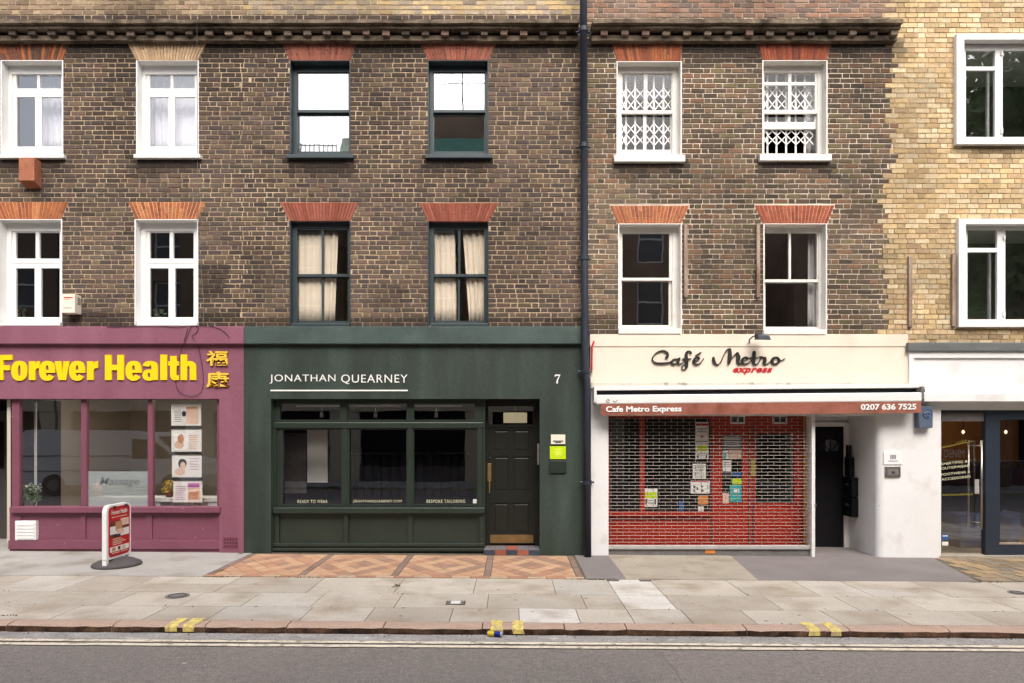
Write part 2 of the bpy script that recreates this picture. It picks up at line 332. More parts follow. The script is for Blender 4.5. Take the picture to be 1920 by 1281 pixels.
# ------------------------------------------------------------------ text and lettering
def text_islands(body, size=1.0, bold=0.0, depth=.01, shear=0.0, spacing=1.0):
    cu = bpy.data.curves.new('t', 'FONT'); cu.body = body; cu.size = size; cu.offset = bold; cu.extrude = depth / 2
    cu.shear = shear; cu.space_character = spacing; cu.resolution_u = 4
    ob = bpy.data.objects.new('t', cu); COL.objects.link(ob)
    me = bpy.data.meshes.new_from_object(ob.evaluated_get(bpy.context.evaluated_depsgraph_get()))
    v = [tuple(p.co) for p in me.vertices]; f = [tuple(p.vertices) for p in me.polygons]
    bpy.data.objects.remove(ob); bpy.data.curves.remove(cu); bpy.data.meshes.remove(me)
    return v, f
def lettering(body, rect, Y, m, depth, parent, name='letter', bold=0.0, shear=0.0, spacing=1.0, split=True, fn=None, flat=False):
    """words fitted into rect (survey units, standing on the plane Y), letter by letter when split"""
    v, f = text_islands(body, 1.0, bold, 1.0, shear, spacing)
    x0 = min(p[0] for p in v); x1 = max(p[0] for p in v); y0 = min(p[1] for p in v); y1 = max(p[1] for p in v)
    r = R(*rect, Y)
    sx, sz = (r[2] - r[0]) / (x1 - x0), (r[3] - r[1]) / (y1 - y0)
    vv = [(r[0] + (p[0] - x0) * sx, Y - depth * (p[2] + .5), r[1] + (p[1] - y0) * sz) for p in v]
    if fn: vv = [fn(*p) for p in vv]
    groups = [list(range(len(f)))]
    if split:
        par = list(range(len(v)))
        def find(a):
            while par[a] != a: par[a] = par[par[a]]; a = par[a]
            return a
        for q in f:
            for b in q[1:]: par[find(b)] = find(q[0])
        # vertices of the caps and sides may be doubled: weld by place
        seen = {}
        for i, p in enumerate(v):
            k = (round(p[0], 4), round(p[1], 4))
            if k in seen: par[find(i)] = find(seen[k])
            else: seen[k] = i
        isl = {}
        for qi, q in enumerate(f): isl.setdefault(find(q[0]), []).append(qi)
        items = []
        for ids in isl.values():
            xs = [v[i][0] for qi in ids for i in f[qi]]; items.append([min(xs), max(xs), ids])
        items.sort(key=lambda t: t[0]); merged = []
        for a, b, ids in items:
            if merged and a < merged[-1][1] - .35 * min(b - a, merged[-1][1] - merged[-1][0]): merged[-1][1] = max(merged[-1][1], b); merged[-1][2] += ids
            else: merged.append([a, b, ids])
        groups = [t[2] for t in merged]
    out = []
    for ids in groups:
        used = {}; g = G()
        for qi in ids:
            for i in f[qi]:
                if i not in used: used[i] = len(g.v); g.v.append(vv[i])
            g.f.append(tuple(used[i] for i in f[qi])); g.m.append(0); g.c.append(None)
        out.append(g.build(name, m, parent))
    return out
def catmull(pts, n=6):
    out = []
    for i in range(len(pts) - 1):
        p0, p1, p2, p3 = pts[max(i-1, 0)], pts[i], pts[i+1], pts[min(i+2, len(pts)-1)]
        for k in range(n):
            t = k / n
            out.append(tuple(.5 * (2*b + (c-a)*t + (2*a-5*b+4*c-d)*t*t + (3*b-a-3*c+d)*t**3) for a, b, c, d in zip(p0, p1, p2, p3)))
    out.append(tuple(pts[-1])); return out
def stroke(g, pts, Y0, Y1):
    """one pen stroke: (x, y, width) in survey units, thick and thin"""
    P = catmull(pts); L, Rr = [], []
    for i, (x, y, w) in enumerate(P):
        a, b = P[max(i-1, 0)], P[min(i+1, len(P)-1)]
        tx, ty = b[0]-a[0], b[1]-a[1]; q = math.hypot(tx, ty) or 1; nx, ny = -ty/q, tx/q
        w = max(w, .3) / 2
        L.append((wx(x + nx*w, Y0), wz(y + ny*w, Y0))); Rr.append((wx(x - nx*w, Y0), wz(y - ny*w, Y0)))
    for i in range(len(P) - 1):
        a, b, c, d = L[i], L[i+1], Rr[i+1], Rr[i]
        g.face([(a[0],Y0,a[1]),(b[0],Y0,b[1]),(c[0],Y0,c[1]),(d[0],Y0,d[1])])
        g.face([(a[0],Y1,a[1]),(b[0],Y1,b[1]),(b[0],Y0,b[1]),(a[0],Y0,a[1])]); g.face([(d[0],Y0,d[1]),(c[0],Y0,c[1]),(c[0],Y1,c[1]),(d[0],Y1,d[1])])
    for E in (0, -1):
        cx, cz, r = (L[E][0]+Rr[E][0])/2, (L[E][1]+Rr[E][1])/2, math.dist(L[E], Rr[E])/2
        g.prism([(cx + r*math.cos(k*math.pi/5), cz + r*math.sin(k*math.pi/5)) for k in range(10)], Y0 - .0004, Y1)

# ------------------------------------------------------------------ brickwork
def nz2(x, z, s, seed=0): return mnoise.noise(Vector((x * s + seed * 17.3, z * s - seed * 7.1, seed * 3.7)))
def mixc(a, b, t): return tuple(p + (q - p) * t for p, q in zip(a, b))
STRETCH, HEAD = [], []
def brick_meshes():
    r = random.Random(3)
    for lst, w in ((STRETCH, .205), (HEAD, .094)):
        for i in range(8):
            g = G(); g.box(-w/2, w/2, 0, .03, -.028, .028, back=False)
            g.v = [(x + r.uniform(-.005, .005), y + (r.uniform(-.002, .002) if y == 0 else 0), z + r.uniform(-.003, .003)) for x, y, z in g.v]
            lst.append(g.mesh('brick', M['brick_one']))
brick_meshes()

def brickwork(house, x0, x1, z0, z1, holes, traps, pal, mort, pitch=.075, jw=.015, seed=0, soot_shade=(), left=None, right=None, top_pal=None, bed=.019, quota=300, mort_top=None, desat=.0):
    """courses of Flemish bond between x0 and x1; holes and flat arches stay open; 300 largest bricks as parts, the rest one mass"""
    r = random.Random(100 + seed)
    sootc, mg, bricks = S(62,54,49,.62), G(), []
    ncourse = int((z1 - z0) / pitch) + 1
    def dirt(x, z):
        t = 0.0
        for (a, b, c, d, k) in soot_shade:
            if a - .06 < x < c + .06 and b - .12 < z < d + .03: t = max(t, min(.95, k*1.15) * min(1, (x - a + .06) / .1, (c + .06 - x) / .1) * max(0, min(1, (z - b + .12) / .2 + .5*nz2(x, z, 4, seed + 11))))
        t = max(t, .55 * max(0, nz2(x, z, .9, seed) * 1.6 - .3) , .35 * max(0, nz2(x, z, .35, seed + 4) * 1.6 - .1))
        return min(.95, t)
    for ci in range(ncourse):
        a, b = z0 + ci * pitch, min(z0 + (ci + 1) * pitch, z1)
        if b - a < .01: continue
        L = left(ci) if left else x0
        Rt = right(ci) if right else x1
        cuts = sorted({a, b} | {t for h in holes for t in (h[1], h[3]) if a < t < b})
        high = top_pal and a > wz(36)
        P, MT = (top_pal if high else pal), (mort_top if high and mort_top else mort)
        def cut(iv, gaps):
            for p, q in gaps:
                nx = []
                for s_, e_ in iv:
                    if q <= s_ or p >= e_: nx.append((s_, e_)); continue
                    if p > s_: nx.append((s_, p))
                    if q < e_: nx.append((q, e_))
                iv = nx
            return iv
        for c0, c1 in zip(cuts, cuts[1:]):
            zm = (c0 + c1) / 2
            hg = [(h[0], h[2]) for h in holes if h[1] < zm < h[3]]
            for s_, e_ in cut([(L, Rt)], hg):
                n = max(1, int((e_ - s_) / .2)); st = (e_ - s_) / n
                for k in range(n):
                    xa, xb = s_ + k * st, s_ + (k + 1) * st; xm = (xa + xb) / 2
                    mg.cc = mixc(mixc(MT, mixc(MT, (.10,.08,.06), .6), max(0, min(1, .3 + .9*nz2(xm, zm, 1.3, seed + 9) + .5*nz2(xm, zm, 5, seed + 2)))), sootc, dirt(xm, zm) * .95)
                    mg.face([(xa, .006, c0), (xb, .006, c0), (xb, .006, c1), (xa, .006, c1)])
        # bricks: whole courses clear of every opening, cut ones where an opening takes part of the course
        spans = []
        part = [h for h in holes if h[1] < b - 1e-4 and h[3] > a + 1e-4]
        for s_, e_ in cut([(L, Rt)], [(h[0], h[2]) for h in part]): spans.append((s_, e_, a, b))
        for h in part:
            if h[1] - a > .03: spans.append((h[0], h[2], a, h[1]))
            if b - h[3] > .03: spans.append((h[0], h[2], h[3], b))
        x = x0 - .7 + (.166 if ci % 2 else 0) + r.uniform(-.014, .014); k = 0; seq = []; drift = .02 * math.sin(ci * .23 + seed)
        while x < Rt:
            w = (.222 if k % 2 == 0 else .11) + r.uniform(-.003, .003); k += 1
            if r.random() < .03: w *= .86
            seq.append((x + drift, x + w + drift, k)); x += w
        for ss, ee, c0, c1 in spans:
            zm = (c0 + c1) / 2; tg = []
            for (bx0, bx1, tx0, tx1, tz0, tz1) in traps:
                if tz0 < zm < tz1:
                    t = (zm - tz0) / (tz1 - tz0); tg.append((bx0 + (tx0 - bx0) * t - .004, bx1 + (tx1 - bx1) * t + .004))
            iv = cut([(ss, ee)], tg)
            for p, q, k in seq:
                for s_, e_ in iv:
                    pp, qq = max(p, s_), min(q, e_)
                    if pp < s_ + .03: pp = s_ - jw / 2 + .008
                    if qq > e_ - .03: qq = e_ + jw / 2 - .008
                    if qq - pp < .034: continue
                    w = q - p; xm = (pp + qq) / 2
                    c = r.choice(P); v = r.uniform(.74, 1.1) * (1 + .42*nz2(xm, zm, .45, seed + 20) + .3*nz2(xm, zm, 1.6, seed + 21)); g_ = sum(c) / 3; c = tuple((t*(1-desat) + g_*desat) * v for t in c)
                    c = mixc(c, sootc, min(.9, dirt(xm, zm) * 1.0))
                    whole = abs((qq - pp) - w) < .004 and c1 - c0 > pitch - .004
                    bricks.append((pp + jw/2, qq - jw/2, c0 + bed/2, c1 - bed/2, c, whole and k % 2 == 1))
    mg.build('wall', M['mortar'], house)
    inview = [i for i, t in enumerate(bricks) if t[5] and -7.9 < (t[0]+t[1])/2 < 7.9 and t[2] < 8.5]
    inview.sort(key=lambda i: -(bricks[i][1] - bricks[i][0])); single = set(inview[:quota]); bg = G()
    for i, (a, b, c, d, colr, w) in enumerate(bricks):
        if i in single:
            o = bpy.data.objects.new('brick', r.choice(STRETCH)); COL.objects.link(o)
            o.location = ((a+b)/2, -r.uniform(0, .004), (c+d)/2); o.scale = ((b-a)/.205, 1, (d-c)/.056)
            o.rotation_euler = (0, r.uniform(-.012, .012), 0); o.color = (*colr, 1); child(o, house)
        else:
            bg.cc = colr; n = len(bg.v); bg.box(a, b, -r.uniform(0, .004), .03, c, d, back=False)
            bg.v[n:] = [(x + r.uniform(-.004, .004), y, z + r.uniform(-.0028, .0028)) for x, y, z in bg.v[n:]]
    o = bg.build('brick', M['brick_mass'], house); o['kind'] = 'stuff'

def lintel(house, top, bot, y0, y1, cols, mort, n=20, split=.6, seed=0, Y=-.006):
    """flat gauged arch of splayed bricks"""
    r = random.Random(seed)
    tx0, tx1, bx0, bx1 = wx(top[0]), wx(top[1]), wx(bot[0]), wx(bot[1]); z1, z0 = wz(y0), wz(y1)
    mm = mat('arch joint', tuple(t*.85 for t in mort), .9, .2, 8, .2, 40)
    L = G().prism([(bx0, z0), (bx1, z0), (tx1, z1), (tx0, z1)], -.001, .03).build('lintel', mm, house)
    def pt(u, t): return (bx0 + (bx1-bx0)*u + ((tx0 + (tx1-tx0)*u) - (bx0 + (bx1-bx0)*u)) * t, z0 + (z1-z0)*t)
    for i in range(n):
        u0, u1 = i/n + .12/n, (i+1)/n - .12/n
        cs = [0, 1]
        if r.random() < split: cs = [0, r.choice([.36, .64]), 1]
        for a, b in zip(cs, cs[1:]):
            a, b = a + .015, b - .015
            g = G().prism([pt(u0, a), pt(u1, a), pt(u1, b), pt(u0, b)], Y - r.uniform(0, .003), .01)
            o = g.build('brick', M['brick_one'], L); c = r.choice(cols); v = r.uniform(.68, .95) if split > .45 else r.uniform(.62, .86); g_ = sum(c)/3; o.color = (*[(t*.9 + g_*.1)*v for t in c], 1)
    return (bx0, bx1, tx0, tx1, z0, z1)

def cornice(house, xa, xb, dentils, seed):
    r = random.Random(seed)
    def course(py0, py1, Y, y1=.02):
        g = G(); n = int((xb - xa) / .28) + 1; z0, z1 = wz(py1, Y), wz(py0, Y); J = [(r.uniform(-.006, .006), r.uniform(-.006, .006), r.uniform(-.008, .008)) for _ in range(n + 1)]
        for i in range(n):
            p, q = xa + (xb-xa)*i/n, xa + (xb-xa)*(i+1)/n; A, B = J[i], J[i+1]
            f = [(p,Y+A[2],z0+A[0]),(q,Y+B[2],z0+B[0]),(q,Y+B[2],z1+B[1]),(p,Y+A[2],z1+A[1])]
            g.face(f); g.face([(p,y1,z0+A[0]),(q,y1,z0+B[0]),f[1],f[0]]); g.face([f[3],f[2],(q,y1,z1+.02),(p,y1,z1+.02)])
        for x, A, fl in ((xa, J[0], 0), (xb, J[-1], 1)):
            e = [(x,Y+A[2],z0+A[0]),(x,Y+A[2],z1+A[1]),(x,y1,z1+.02),(x,y1,z0+A[0])]; g.face(e if not fl else e[::-1])
        return g
    root = course(66.5, 76, -.10).build('cornice', M['soot_stone'], house)
    course(44.5, 53, -.20).build('moulding', M['soot_stone'], root)
    course(36, 43, -.26).build('moulding', M['soot_stone'], root)
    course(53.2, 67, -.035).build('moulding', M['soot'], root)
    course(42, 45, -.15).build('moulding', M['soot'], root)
    g = G().box(-.05, .05, -.16, -.03, -.042, .042); g.v = [(x*(1.08 if y < -.1 else 1), y, z) for x, y, z in g.v]; me = g.mesh('dentil', M['dentil'])
    for px in dentils:
        o = bpy.data.objects.new('dentil', me); COL.objects.link(o); o.parent = root
        o.location = (wx(px, -.16) , r.uniform(-.008, .004), wz(60, -.16) + r.uniform(-.006, .006)); o.scale = (r.uniform(.9, 1.12), 1, r.uniform(.9, 1.1)); o.rotation_euler = (0, r.uniform(-.06, .06), 0)
        c = r.choice([S(120,106,94), S(96,84,76), S(136,112,98), S(84,76,70), S(142,126,110)]); o.color = (*c, 1)

def shell(house, x0, x1, z1, m):
    g = G(); y0, y1 = .012, 8.0; z0 = -.3
    g.face([(x0,y1,z0),(x0,y0,z0),(x0,y0,z1),(x0,y1,z1)]); g.face([(x1,y0,z0),(x1,y1,z0),(x1,y1,z1),(x1,y0,z1)])
    g.face([(x1,y1,z0),(x0,y1,z0),(x0,y1,z1),(x1,y1,z1)]); g.face([(x0,y0,z1),(x1,y0,z1),(x1,y1,z1),(x0,y1,z1)])
    g.build('party_wall', m, house)
def room(house, r, y0, y1, m, name='room', grow=.25, floor=None, ceil=None):
    """closed box behind an opening: r is the opening, its front side open"""
    x0, z0, x1, z1 = r[0]-grow, r[1]-grow*.5, r[2]+grow, r[3]+grow
    g = G(); ms = [m, floor or m, ceil or m]
    g.face([(x0,y1,z0),(x1,y1,z0),(x1,y1,z1),(x0,y1,z1)]); g.face([(x0,y0,z0),(x0,y1,z0),(x0,y1,z1),(x0,y0,z1)]); g.face([(x1,y1,z0),(x1,y0,z0),(x1,y0,z1),(x1,y1,z1)])
    g.cm = 1; g.face([(x0,y0,z0),(x1,y0,z0),(x1,y1,z0),(x0,y1,z0)]); g.cm = 2; g.face([(x0,y0,z1),(x0,y1,z1),(x1,y1,z1),(x1,y0,z1)])
    g.cm = 0
    if grow > 0:
        for q in ((x0, z0, r[0], z1), (r[2], z0, x1, z1), (r[0], z0, r[2], r[1]), (r[0], r[3], r[2], z1)):
            g.face([(q[0],y0,q[1]),(q[2],y0,q[1]),(q[2],y0,q[3]),(q[0],y0,q[3])])
    return g.build(name, ms, house)
def pane(r, Y, m, parent, name='pane', t=.005):
    return G().box(r[0]-.006, r[2]+.006, Y, Y+t, r[1]-.006, r[3]+.006).build(name, m, parent)
def window(house, op, mw, sashes, gm, dx=0.0, frame_hole=None, frameY=.14, sill=None, sill_m=None, reveal_m=None, room_m=None, room_d=2.2, label=None, rim=.018):
    """op: opening in survey units; sashes: (outer, [panes], Y)"""
    o = R(*op, 0, dx)
    if reveal_m: G().plate((o[0]-rim, o[1]-.0, o[2]+rim, o[3]+rim*.6), [o], -.011, frameY + .02).build('reveal', reveal_m, house)
    fh = R(*frame_hole, frameY, dx)
    w = G().plate((o[0]-.004, o[1]-.004, o[2]+.004, o[3]+.004), [fh], frameY, frameY + .07).build('window', mw, house)
    if label: w['label'] = label
    for outer, panes, Y in sashes:
        so = R(*outer, Y, dx); hs_ = [R(*p, Y, dx) for p in panes]
        G().plate(so, hs_, Y, Y + .04).build('sash', mw, w)
        for h in hs_: pane(h, Y + .015, gm, w)
    if sill:
        r = R(*sill, -.07, dx); G().box(r[0], r[2], -.07, frameY + .02, r[1], r[3]).build('sill', sill_m or mw, w, bevel=.006)
    if room_m: room(house, o, frameY + .12, frameY + .12 + room_d, room_m)
    return w
def curtain(name, label, x0t, x1t, x0b, x1b, yt, yb, Y, m, folds=6, amp=.02, group=None, dx=0):
    g = G(); n = folds * 8; rows = 6; s = rnd.random() * 9
    for j in range(rows + 1):
        t = j / rows
        for i in range(n + 1):
            u = i / n; x = (x0t + (x1t-x0t)*u) * (1-t) + (x0b + (x1b-x0b)*u) * t; py = yt + (yb-yt)*t
            yy = Y + amp * (math.sin(u * folds * 6.283 + s + .5*math.sin(u*9+s)) * (.6 + .4*math.sin(u*5+s)))
            g.v.append((wx(x, Y) + dx, yy, wz(py, Y)))
    for j in range(rows):
        for i in range(n):
            a = j*(n+1)+i; g.f.append((a+n+1, a+n+2, a+1, a)); g.m.append(0); g.c.append(None)
    o = g.build(name, m, smooth=True); so = o.modifiers.new('thick', 'SOLIDIFY'); so.thickness = .004
    return tag(o, label, 'curtain', group)

# ================================================================== SETTING: road, kerb, pavement
def sheet(name, poly, z, m, label, cat, parent=None, th=.05):
    g = G(); n = len(poly)
    tp = [(x, y, gz(x) + z) for x, y in poly]; bt = [(x, y, gz(x) + z - th) for x, y in poly]
    g.face(tp); g.face(bt[::-1])
    for i in range(n): j = (i+1) % n; g.face([bt[i], bt[j], tp[j], tp[i]])
    o = g.build(name, m, parent)
    if not parent: tag(o, label, cat, kind='structure')
    return o
XL, XR = -30, 30
KF, KB = -3.97, -3.79                    # kerb front and back
road = sheet('road', [(XL,-12.2),(XR,-12.2),(XR,-4.17),(XL,-4.17)], -.08, M['asphalt'], 'grey asphalt road running along the kerb', 'road')
rp = [(1.35 + .03*math.sin(i*1.7), -4.42 - i*.55) for i in range(15)]
g = G(); PP = [(x, y, gz(x) - .0765) for x, y in [(14, -4.42)] + rp + [(14, -12.12)]]
g.face(PP[::-1]); g.build('road_patch', mat('newer asphalt', S(150,141,135,.8), .9, .16, 20, .4, 90, .8, 120, .2, spots=[(26, .16, S(180,172,164,.8), .25), (34, .2, S(104,98,92,.7), .3)]), road)
gut = sheet('gutter', [(XL,-4.17),(XR,-4.17),(XR,KF+.02),(XL,KF+.02)], -.075, M['gutter'], 'pale worn concrete gutter strip between kerb and road lines', 'gutter')
for yc in (-4.225, -4.34):
    g = G(); n = 160; r = random.Random(int(-yc*100))
    E = [(XL*.4 + (XR-XL)*.4*i/n, r.uniform(-.006, .006), r.uniform(-.005, .005)) for i in range(n+1)]
    for (x, a, b), (x2, a2, b2) in zip(E, E[1:]):
        w = .034; z = gz(x) - .0715; z2 = gz(x2) - .0715
        g.face([(x, yc-w+a, z), (x2, yc-w+a2, z2), (x2, yc+w+b2, z2), (x, yc+w+b, z)])
    g.build('road_line', M['line'], road)
sheet('far_pavement', [(XL,-40),(XR,-40),(XR,-12.2),(XL,-12.2)], .03, M['concrete_grey'], 'pavement on the far side of the road', 'pavement')

kerb = sheet('kerb', [(XL,KF+.05),(XR,KF+.05),(XR,KB),(XL,KB)], -.03, M['joint'], 'pink granite kerb with a rounded worn edge', 'kerb')
kj = [-2200,-1900,-1640,-1400,-1150,-900,-640,-400,-180, 27, 222, 392, 543, 722, 905, 1057, 1172, 1394, 1585, 1770, 1990, 2240, 2500, 2760, 3020, 3300]
for a, b in zip(kj, kj[1:]):
    x0, x1 = wx(a, -3.85) + .006, wx(b, -3.85) - .006
    r = random.Random(a + 5000); g = G(); n = 8
    rows = []
    for i in range(n + 1):
        x = x0 + (x1-x0)*i/n; e = .018 if i in (0, n) else 0; j = lambda s: r.uniform(-s, s)
        rows.append([(x, KF+.015+j(.006), gz(x)-.14), (x, KF+j(.006)+e*.6, gz(x)-.06+j(.006)), (x, KF+.006+j(.005)+e*.6, gz(x)-.02+j(.005)),
                     (x, KF+.024+j(.004)+e, gz(x)-.005-e*.4+j(.002)), (x, KF+.06, gz(x)+.0015-e*.3+j(.002)), (x, KB-.006, gz(x)+.001+j(.002)), (x, KB-.006, gz(x)-.1)])
    for A, B in zip(rows, rows[1:]):
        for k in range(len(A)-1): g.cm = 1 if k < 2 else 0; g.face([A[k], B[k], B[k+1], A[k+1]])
    g.face(rows[0][::-1]); g.face(rows[-1])
    g.build('kerb_stone', [M['granite'], M['granite_face']], kerb)
for x in (-3.34, -3.17, -.15, .06, 2.97, 3.18):
    g = G(); w = .055; r = random.Random(int(x*100)+900)
    prof = [(KF-.006, -.06), (KF-.005, -.018), (KF+.018, .002), (KF+.07, .006), (KB-.01, .007), (KB + .05, .009)]
    P = [[(x + s*(w + r.uniform(-.008,.01)), y, gz(x)+z) for s in (-1, 1)] for y, z in prof]
    for A, B in zip(P, P[1:]): g.face([A[0], A[1], B[1], B[0]])
    g.build('kerb_mark', M['kerb_yellow'], kerb)

pav = sheet('pavement', [(XL,KB),(XR,KB),(XR,-1.72),(XL,-1.72)], -.012, M['joint'], 'pavement of large buff flagstones beside the kerb', 'pavement', th=.1)
rows_y = [(-1.72, -2.06, 1.2), (-2.06, -2.62, .8), (-2.62, -3.17, .86), (-3.17, KB, .74)]
rows_y = [(-1.74, -2.6, .86), (-2.6, -3.24, .92), (-3.24, KB, .8)]
FC = [S(205,195,181,.75), S(209,200,186,.75), S(200,191,177,.75), S(205,198,187,.75), S(194,184,170,.75)]
def slab(x0, x1, ya, yb, c, r, dz=0.0):
    q = .004
    g = G(); e = [r.uniform(-.003, .003) for _ in range(4)]
    tp = [(x0+q, yb+q, gz(x0)+e[0]*.5+dz), (x1-q, yb+q, gz(x1)+e[1]*.5+dz), (x1-q, ya-q, gz(x1)+e[2]*.5+dz), (x0+q, ya-q, gz(x0)+e[3]*.5+dz)]
    g.face(tp); b = [(x, y, z - .03) for x, y, z in tp]
    for i in range(4): j = (i+1) % 4; g.face([b[i], b[j], tp[j], tp[i]])
    o = g.build('paving_slab', M['flag'], pav); o.color = (*c, 1); return o
pale = S(226,220,212,.8); r = random.Random(21)
for k, (ya, yb, w) in enumerate(rows_y):
    fixed = {0: [(1.24, 1.80, pale)], 1: [(1.24, 1.80, pale)], 2: [(.075, .69, S(224,218,210,.8)), (1.24, 1.83, S(206,198,186,.78))]}[k]
    x = -11 + k * .31; edges = []
    while x < 11:
        nx = x + w * r.uniform(.72, 1.3)
        for a, b, c in fixed:
            if x < a < nx + .25: nx = a if a - x > .25 else nx
            if abs(x - a) < 1e-6: nx = b
        c = r.choice(FC)
        for a, b, cc in fixed:
            if abs(x - a) < 1e-6: c = cc
        v = r.uniform(.95, 1.05)
        if k == 0 and x > -9 and nx - x > .5 and r.random() < .35 and c in FC:
            ym = (ya + yb) / 2; slab(x, nx, ya, ym, c, r); slab(x, nx, ym, yb, r.choice(FC), r)
        else: slab(x, nx, ya, yb, tuple(t*v for t in c), r)
        x = nx
# forecourts against the shop fronts
FB, FE = 1.3, -1.735
f1 = sheet('grey_forecourt', [(XL,FE),(-4.06,FE),(-4.06,FB),(XL,FB)], .003, M['concrete_grey'], 'plain grey concrete forecourt before the maroon shop', 'forecourt')
sheet('slab_forecourt', [(.98,FE),(1.5,FE),(1.5,FB),(.98,FB)], .003, M['asphalt_patch'], 'small lilac grey patch between tiles and pale concrete', 'forecourt')
sheet('pale_forecourt', [(1.5,FE),(3.22,FE),(3.42,-.02),(3.42,.4),(1.5,.4)], .004, M['concrete'], 'pale buff concrete forecourt before the shuttered cafe', 'forecourt')
sheet('asphalt_forecourt', [(3.22,FE),(6.1,FE),(6.55,-.02),(6.55,FB),(3.42,FB),(3.42,-.02)], .003, M['asphalt_patch'], 'dark grey asphalt forecourt before the white doorway', 'forecourt')
cb = sheet('sett_forecourt', [(6.1,FE),(XR,FE),(XR,FB),(6.55,FB),(6.55,-.02)], -.004, M['joint'], 'worn brown sett paving before the navy shop front', 'forecourt')
r = random.Random(8)
for j in range(7):
    y0 = -1.70 + j * .235; x = 6.18 + .45*(j/7) + (.1 if j % 2 else 0)
    while x < 9.6:
        w = r.uniform(.2, .34); g = G()
        tp = [(x+.008, y0+.008), (x+w-.008, y0+.008), (x+w-.008, y0+.227), (x+.008, y0+.227)]; z = r.uniform(.002, .007)
        g.face([(a, b, gz(a)+z) for a, b in tp])
        for i in range(4): (a, b), (c, d) = tp[i], tp[(i+1) % 4]; g.face([(a,b,gz(a)-.02),(c,d,gz(c)-.02),(c,d,gz(c)+z),(a,b,gz(a)+z)])
        o = g.build('sett', M['cobble'], cb); c = r.choice([S(178,154,120,.7), S(160,144,122,.7), S(146,136,122,.7), S(182,158,128,.7), S(150,132,108,.7)]); o.color = (*c, 1); x += w
# tiled forecourt: four panels of concentric diamonds
tf = sheet('tiled_forecourt', [(-4.06,FE),(.98,FE),(.98,.36),(-4.06,.36)], -.003, M['joint'], 'tiled forecourt of orange clay tiles in diamond pattern', 'forecourt')
r = random.Random(5); TI = {}
def tile(x0, x1, y0, y1, c):
    k = (round(x1-x0, 3), round(y1-y0, 3))
    if k not in TI:
        w, h = k; g = G(); q = .005; tp = [(-w/2+q,-h/2+q),(w/2-q,-h/2+q),(w/2-q,h/2-q),(-w/2+q,h/2-q)]
        g.face([(a,b,.006) for a,b in tp])
        for i in range(4): (a,b),(c_,d) = tp[i], tp[(i+1)%4]; g.face([(a,b,-.01),(c_,d,-.01),(c_,d,.006),(a,b,.006)])
        TI[k] = g.mesh('tile', M['tile'])
    o = bpy.data.objects.new('tile', TI[k]); COL.objects.link(o); o.parent = tf; xm = (x0+x1)/2
    o.location = (xm, (y0+y1)/2, gz(xm) + r.uniform(-.001, .001)); o.rotation_euler = (0, .0068, 0); v = r.uniform(.9, 1.1); o.color = (*[t*v for t in c], 1)
TO = [S(214,172,138,.74), S(210,166,130,.74), S(218,178,144,.74), S(208,164,132,.74)]; TR = S(196,148,120,.74); TD = S(160,132,118,.74); TY = S(218,180,144,.74)
bx = [-4.00, -2.79, -1.56, -.33, .90]
def clip(P, ax, lim, keep_less):
    out = []
    for (p, q) in zip(P, P[1:] + P[:1]):
        ip, iq = (p[ax] <= lim) == keep_less or p[ax] == lim, (q[ax] <= lim) == keep_less or q[ax] == lim
        if ip: out.append(p)
        if ip != iq: t = (lim - p[ax]) / (q[ax] - p[ax]); out.append(tuple(p[i] + (q[i]-p[i])*t for i in (0, 1)))
    return out
RH = {}
def rhomb(P, c):
    xm, ym = sum(p[0] for p in P)/len(P), sum(p[1] for p in P)/len(P); k = tuple((round(p[0]-xm, 2), round(p[1]-ym, 2)) for p in P)
    if k not in RH:
        g = G(); sc = [(x*.955, y*.955) for x, y in ((p[0]-xm, p[1]-ym) for p in P)]; g.face([(x, y, .006) for x, y in sc])
        for (a_, b_), (c_, d_) in zip(sc, sc[1:] + sc[:1]): g.face([(a_,b_,-.01),(c_,d_,-.01),(c_,d_,.006),(a_,b_,.006)])
        RH[k] = g.mesh('tile', M['tile'])
    o = bpy.data.objects.new('tile', RH[k]); COL.objects.link(o); o.parent = tf; o.location = (xm, ym, gz(xm) + r.uniform(-.0008, .0008)); o.rotation_euler = (0, .0068, 0); v = r.uniform(.94, 1.06); c = mixc(c, S(210,168,136,.74), .3); o.color = (*[t*v for t in c], 1)
for p in range(4):
    a, b, N = bx[p] + .05, bx[p+1] - .05, 5; cx, cy, hw, hh = (a+b)/2, -.87, (b-a)/(2*N), 1.5/(2*N)
    for i in range(-N, N):
        for j in range(-N, N):
            P = [(cx + (u - v)*hw, cy + (u + v)*hh) for u, v in ((i, j), (i, j+1), (i+1, j+1), (i+1, j))][::-1]
            for ax, lim, less in ((0, a, False), (0, b, True), (1, cy-.75, False), (1, cy+.75, True)):
                P = clip(P, ax, lim, less) if P else P
            P = [q for n_, q in enumerate(P) if math.dist(q, P[n_-1]) > .004]
            if len(P) < 3: continue
            ar = abs(sum(P[n_-1][0]*P[n_][1] - P[n_][0]*P[n_-1][1] for n_ in range(len(P))))/2
            if ar < .002: continue
            ring_ = int(max(abs(i+.5), abs(j+.5)))
            c = r.choice(TO)
            if ring_ == 0: c = r.choice([TD, TR])
            elif ring_ == 1: c = r.choice([TY, TO[2]])
            elif ring_ == 2: c = r.choice([TD, TR, TR, S(170,134,116,.74)])
            elif ring_ >= 4: c = r.choice([TY, TO[1], TO[2]])
            rhomb(P, c)
for x in bx: 
    for j in range(5): tile(x-.045, x+.045, -1.62 + j*.3, -1.62 + (j+1)*.3, r.choice([S(160,136,122,.72), S(150,128,116,.72)]))
for i in range(20): tile(-4.05 + i*.25, -4.05 + (i+1)*.25, -1.73, -1.625, [TR, S(206,178,152,.75)][i % 2])

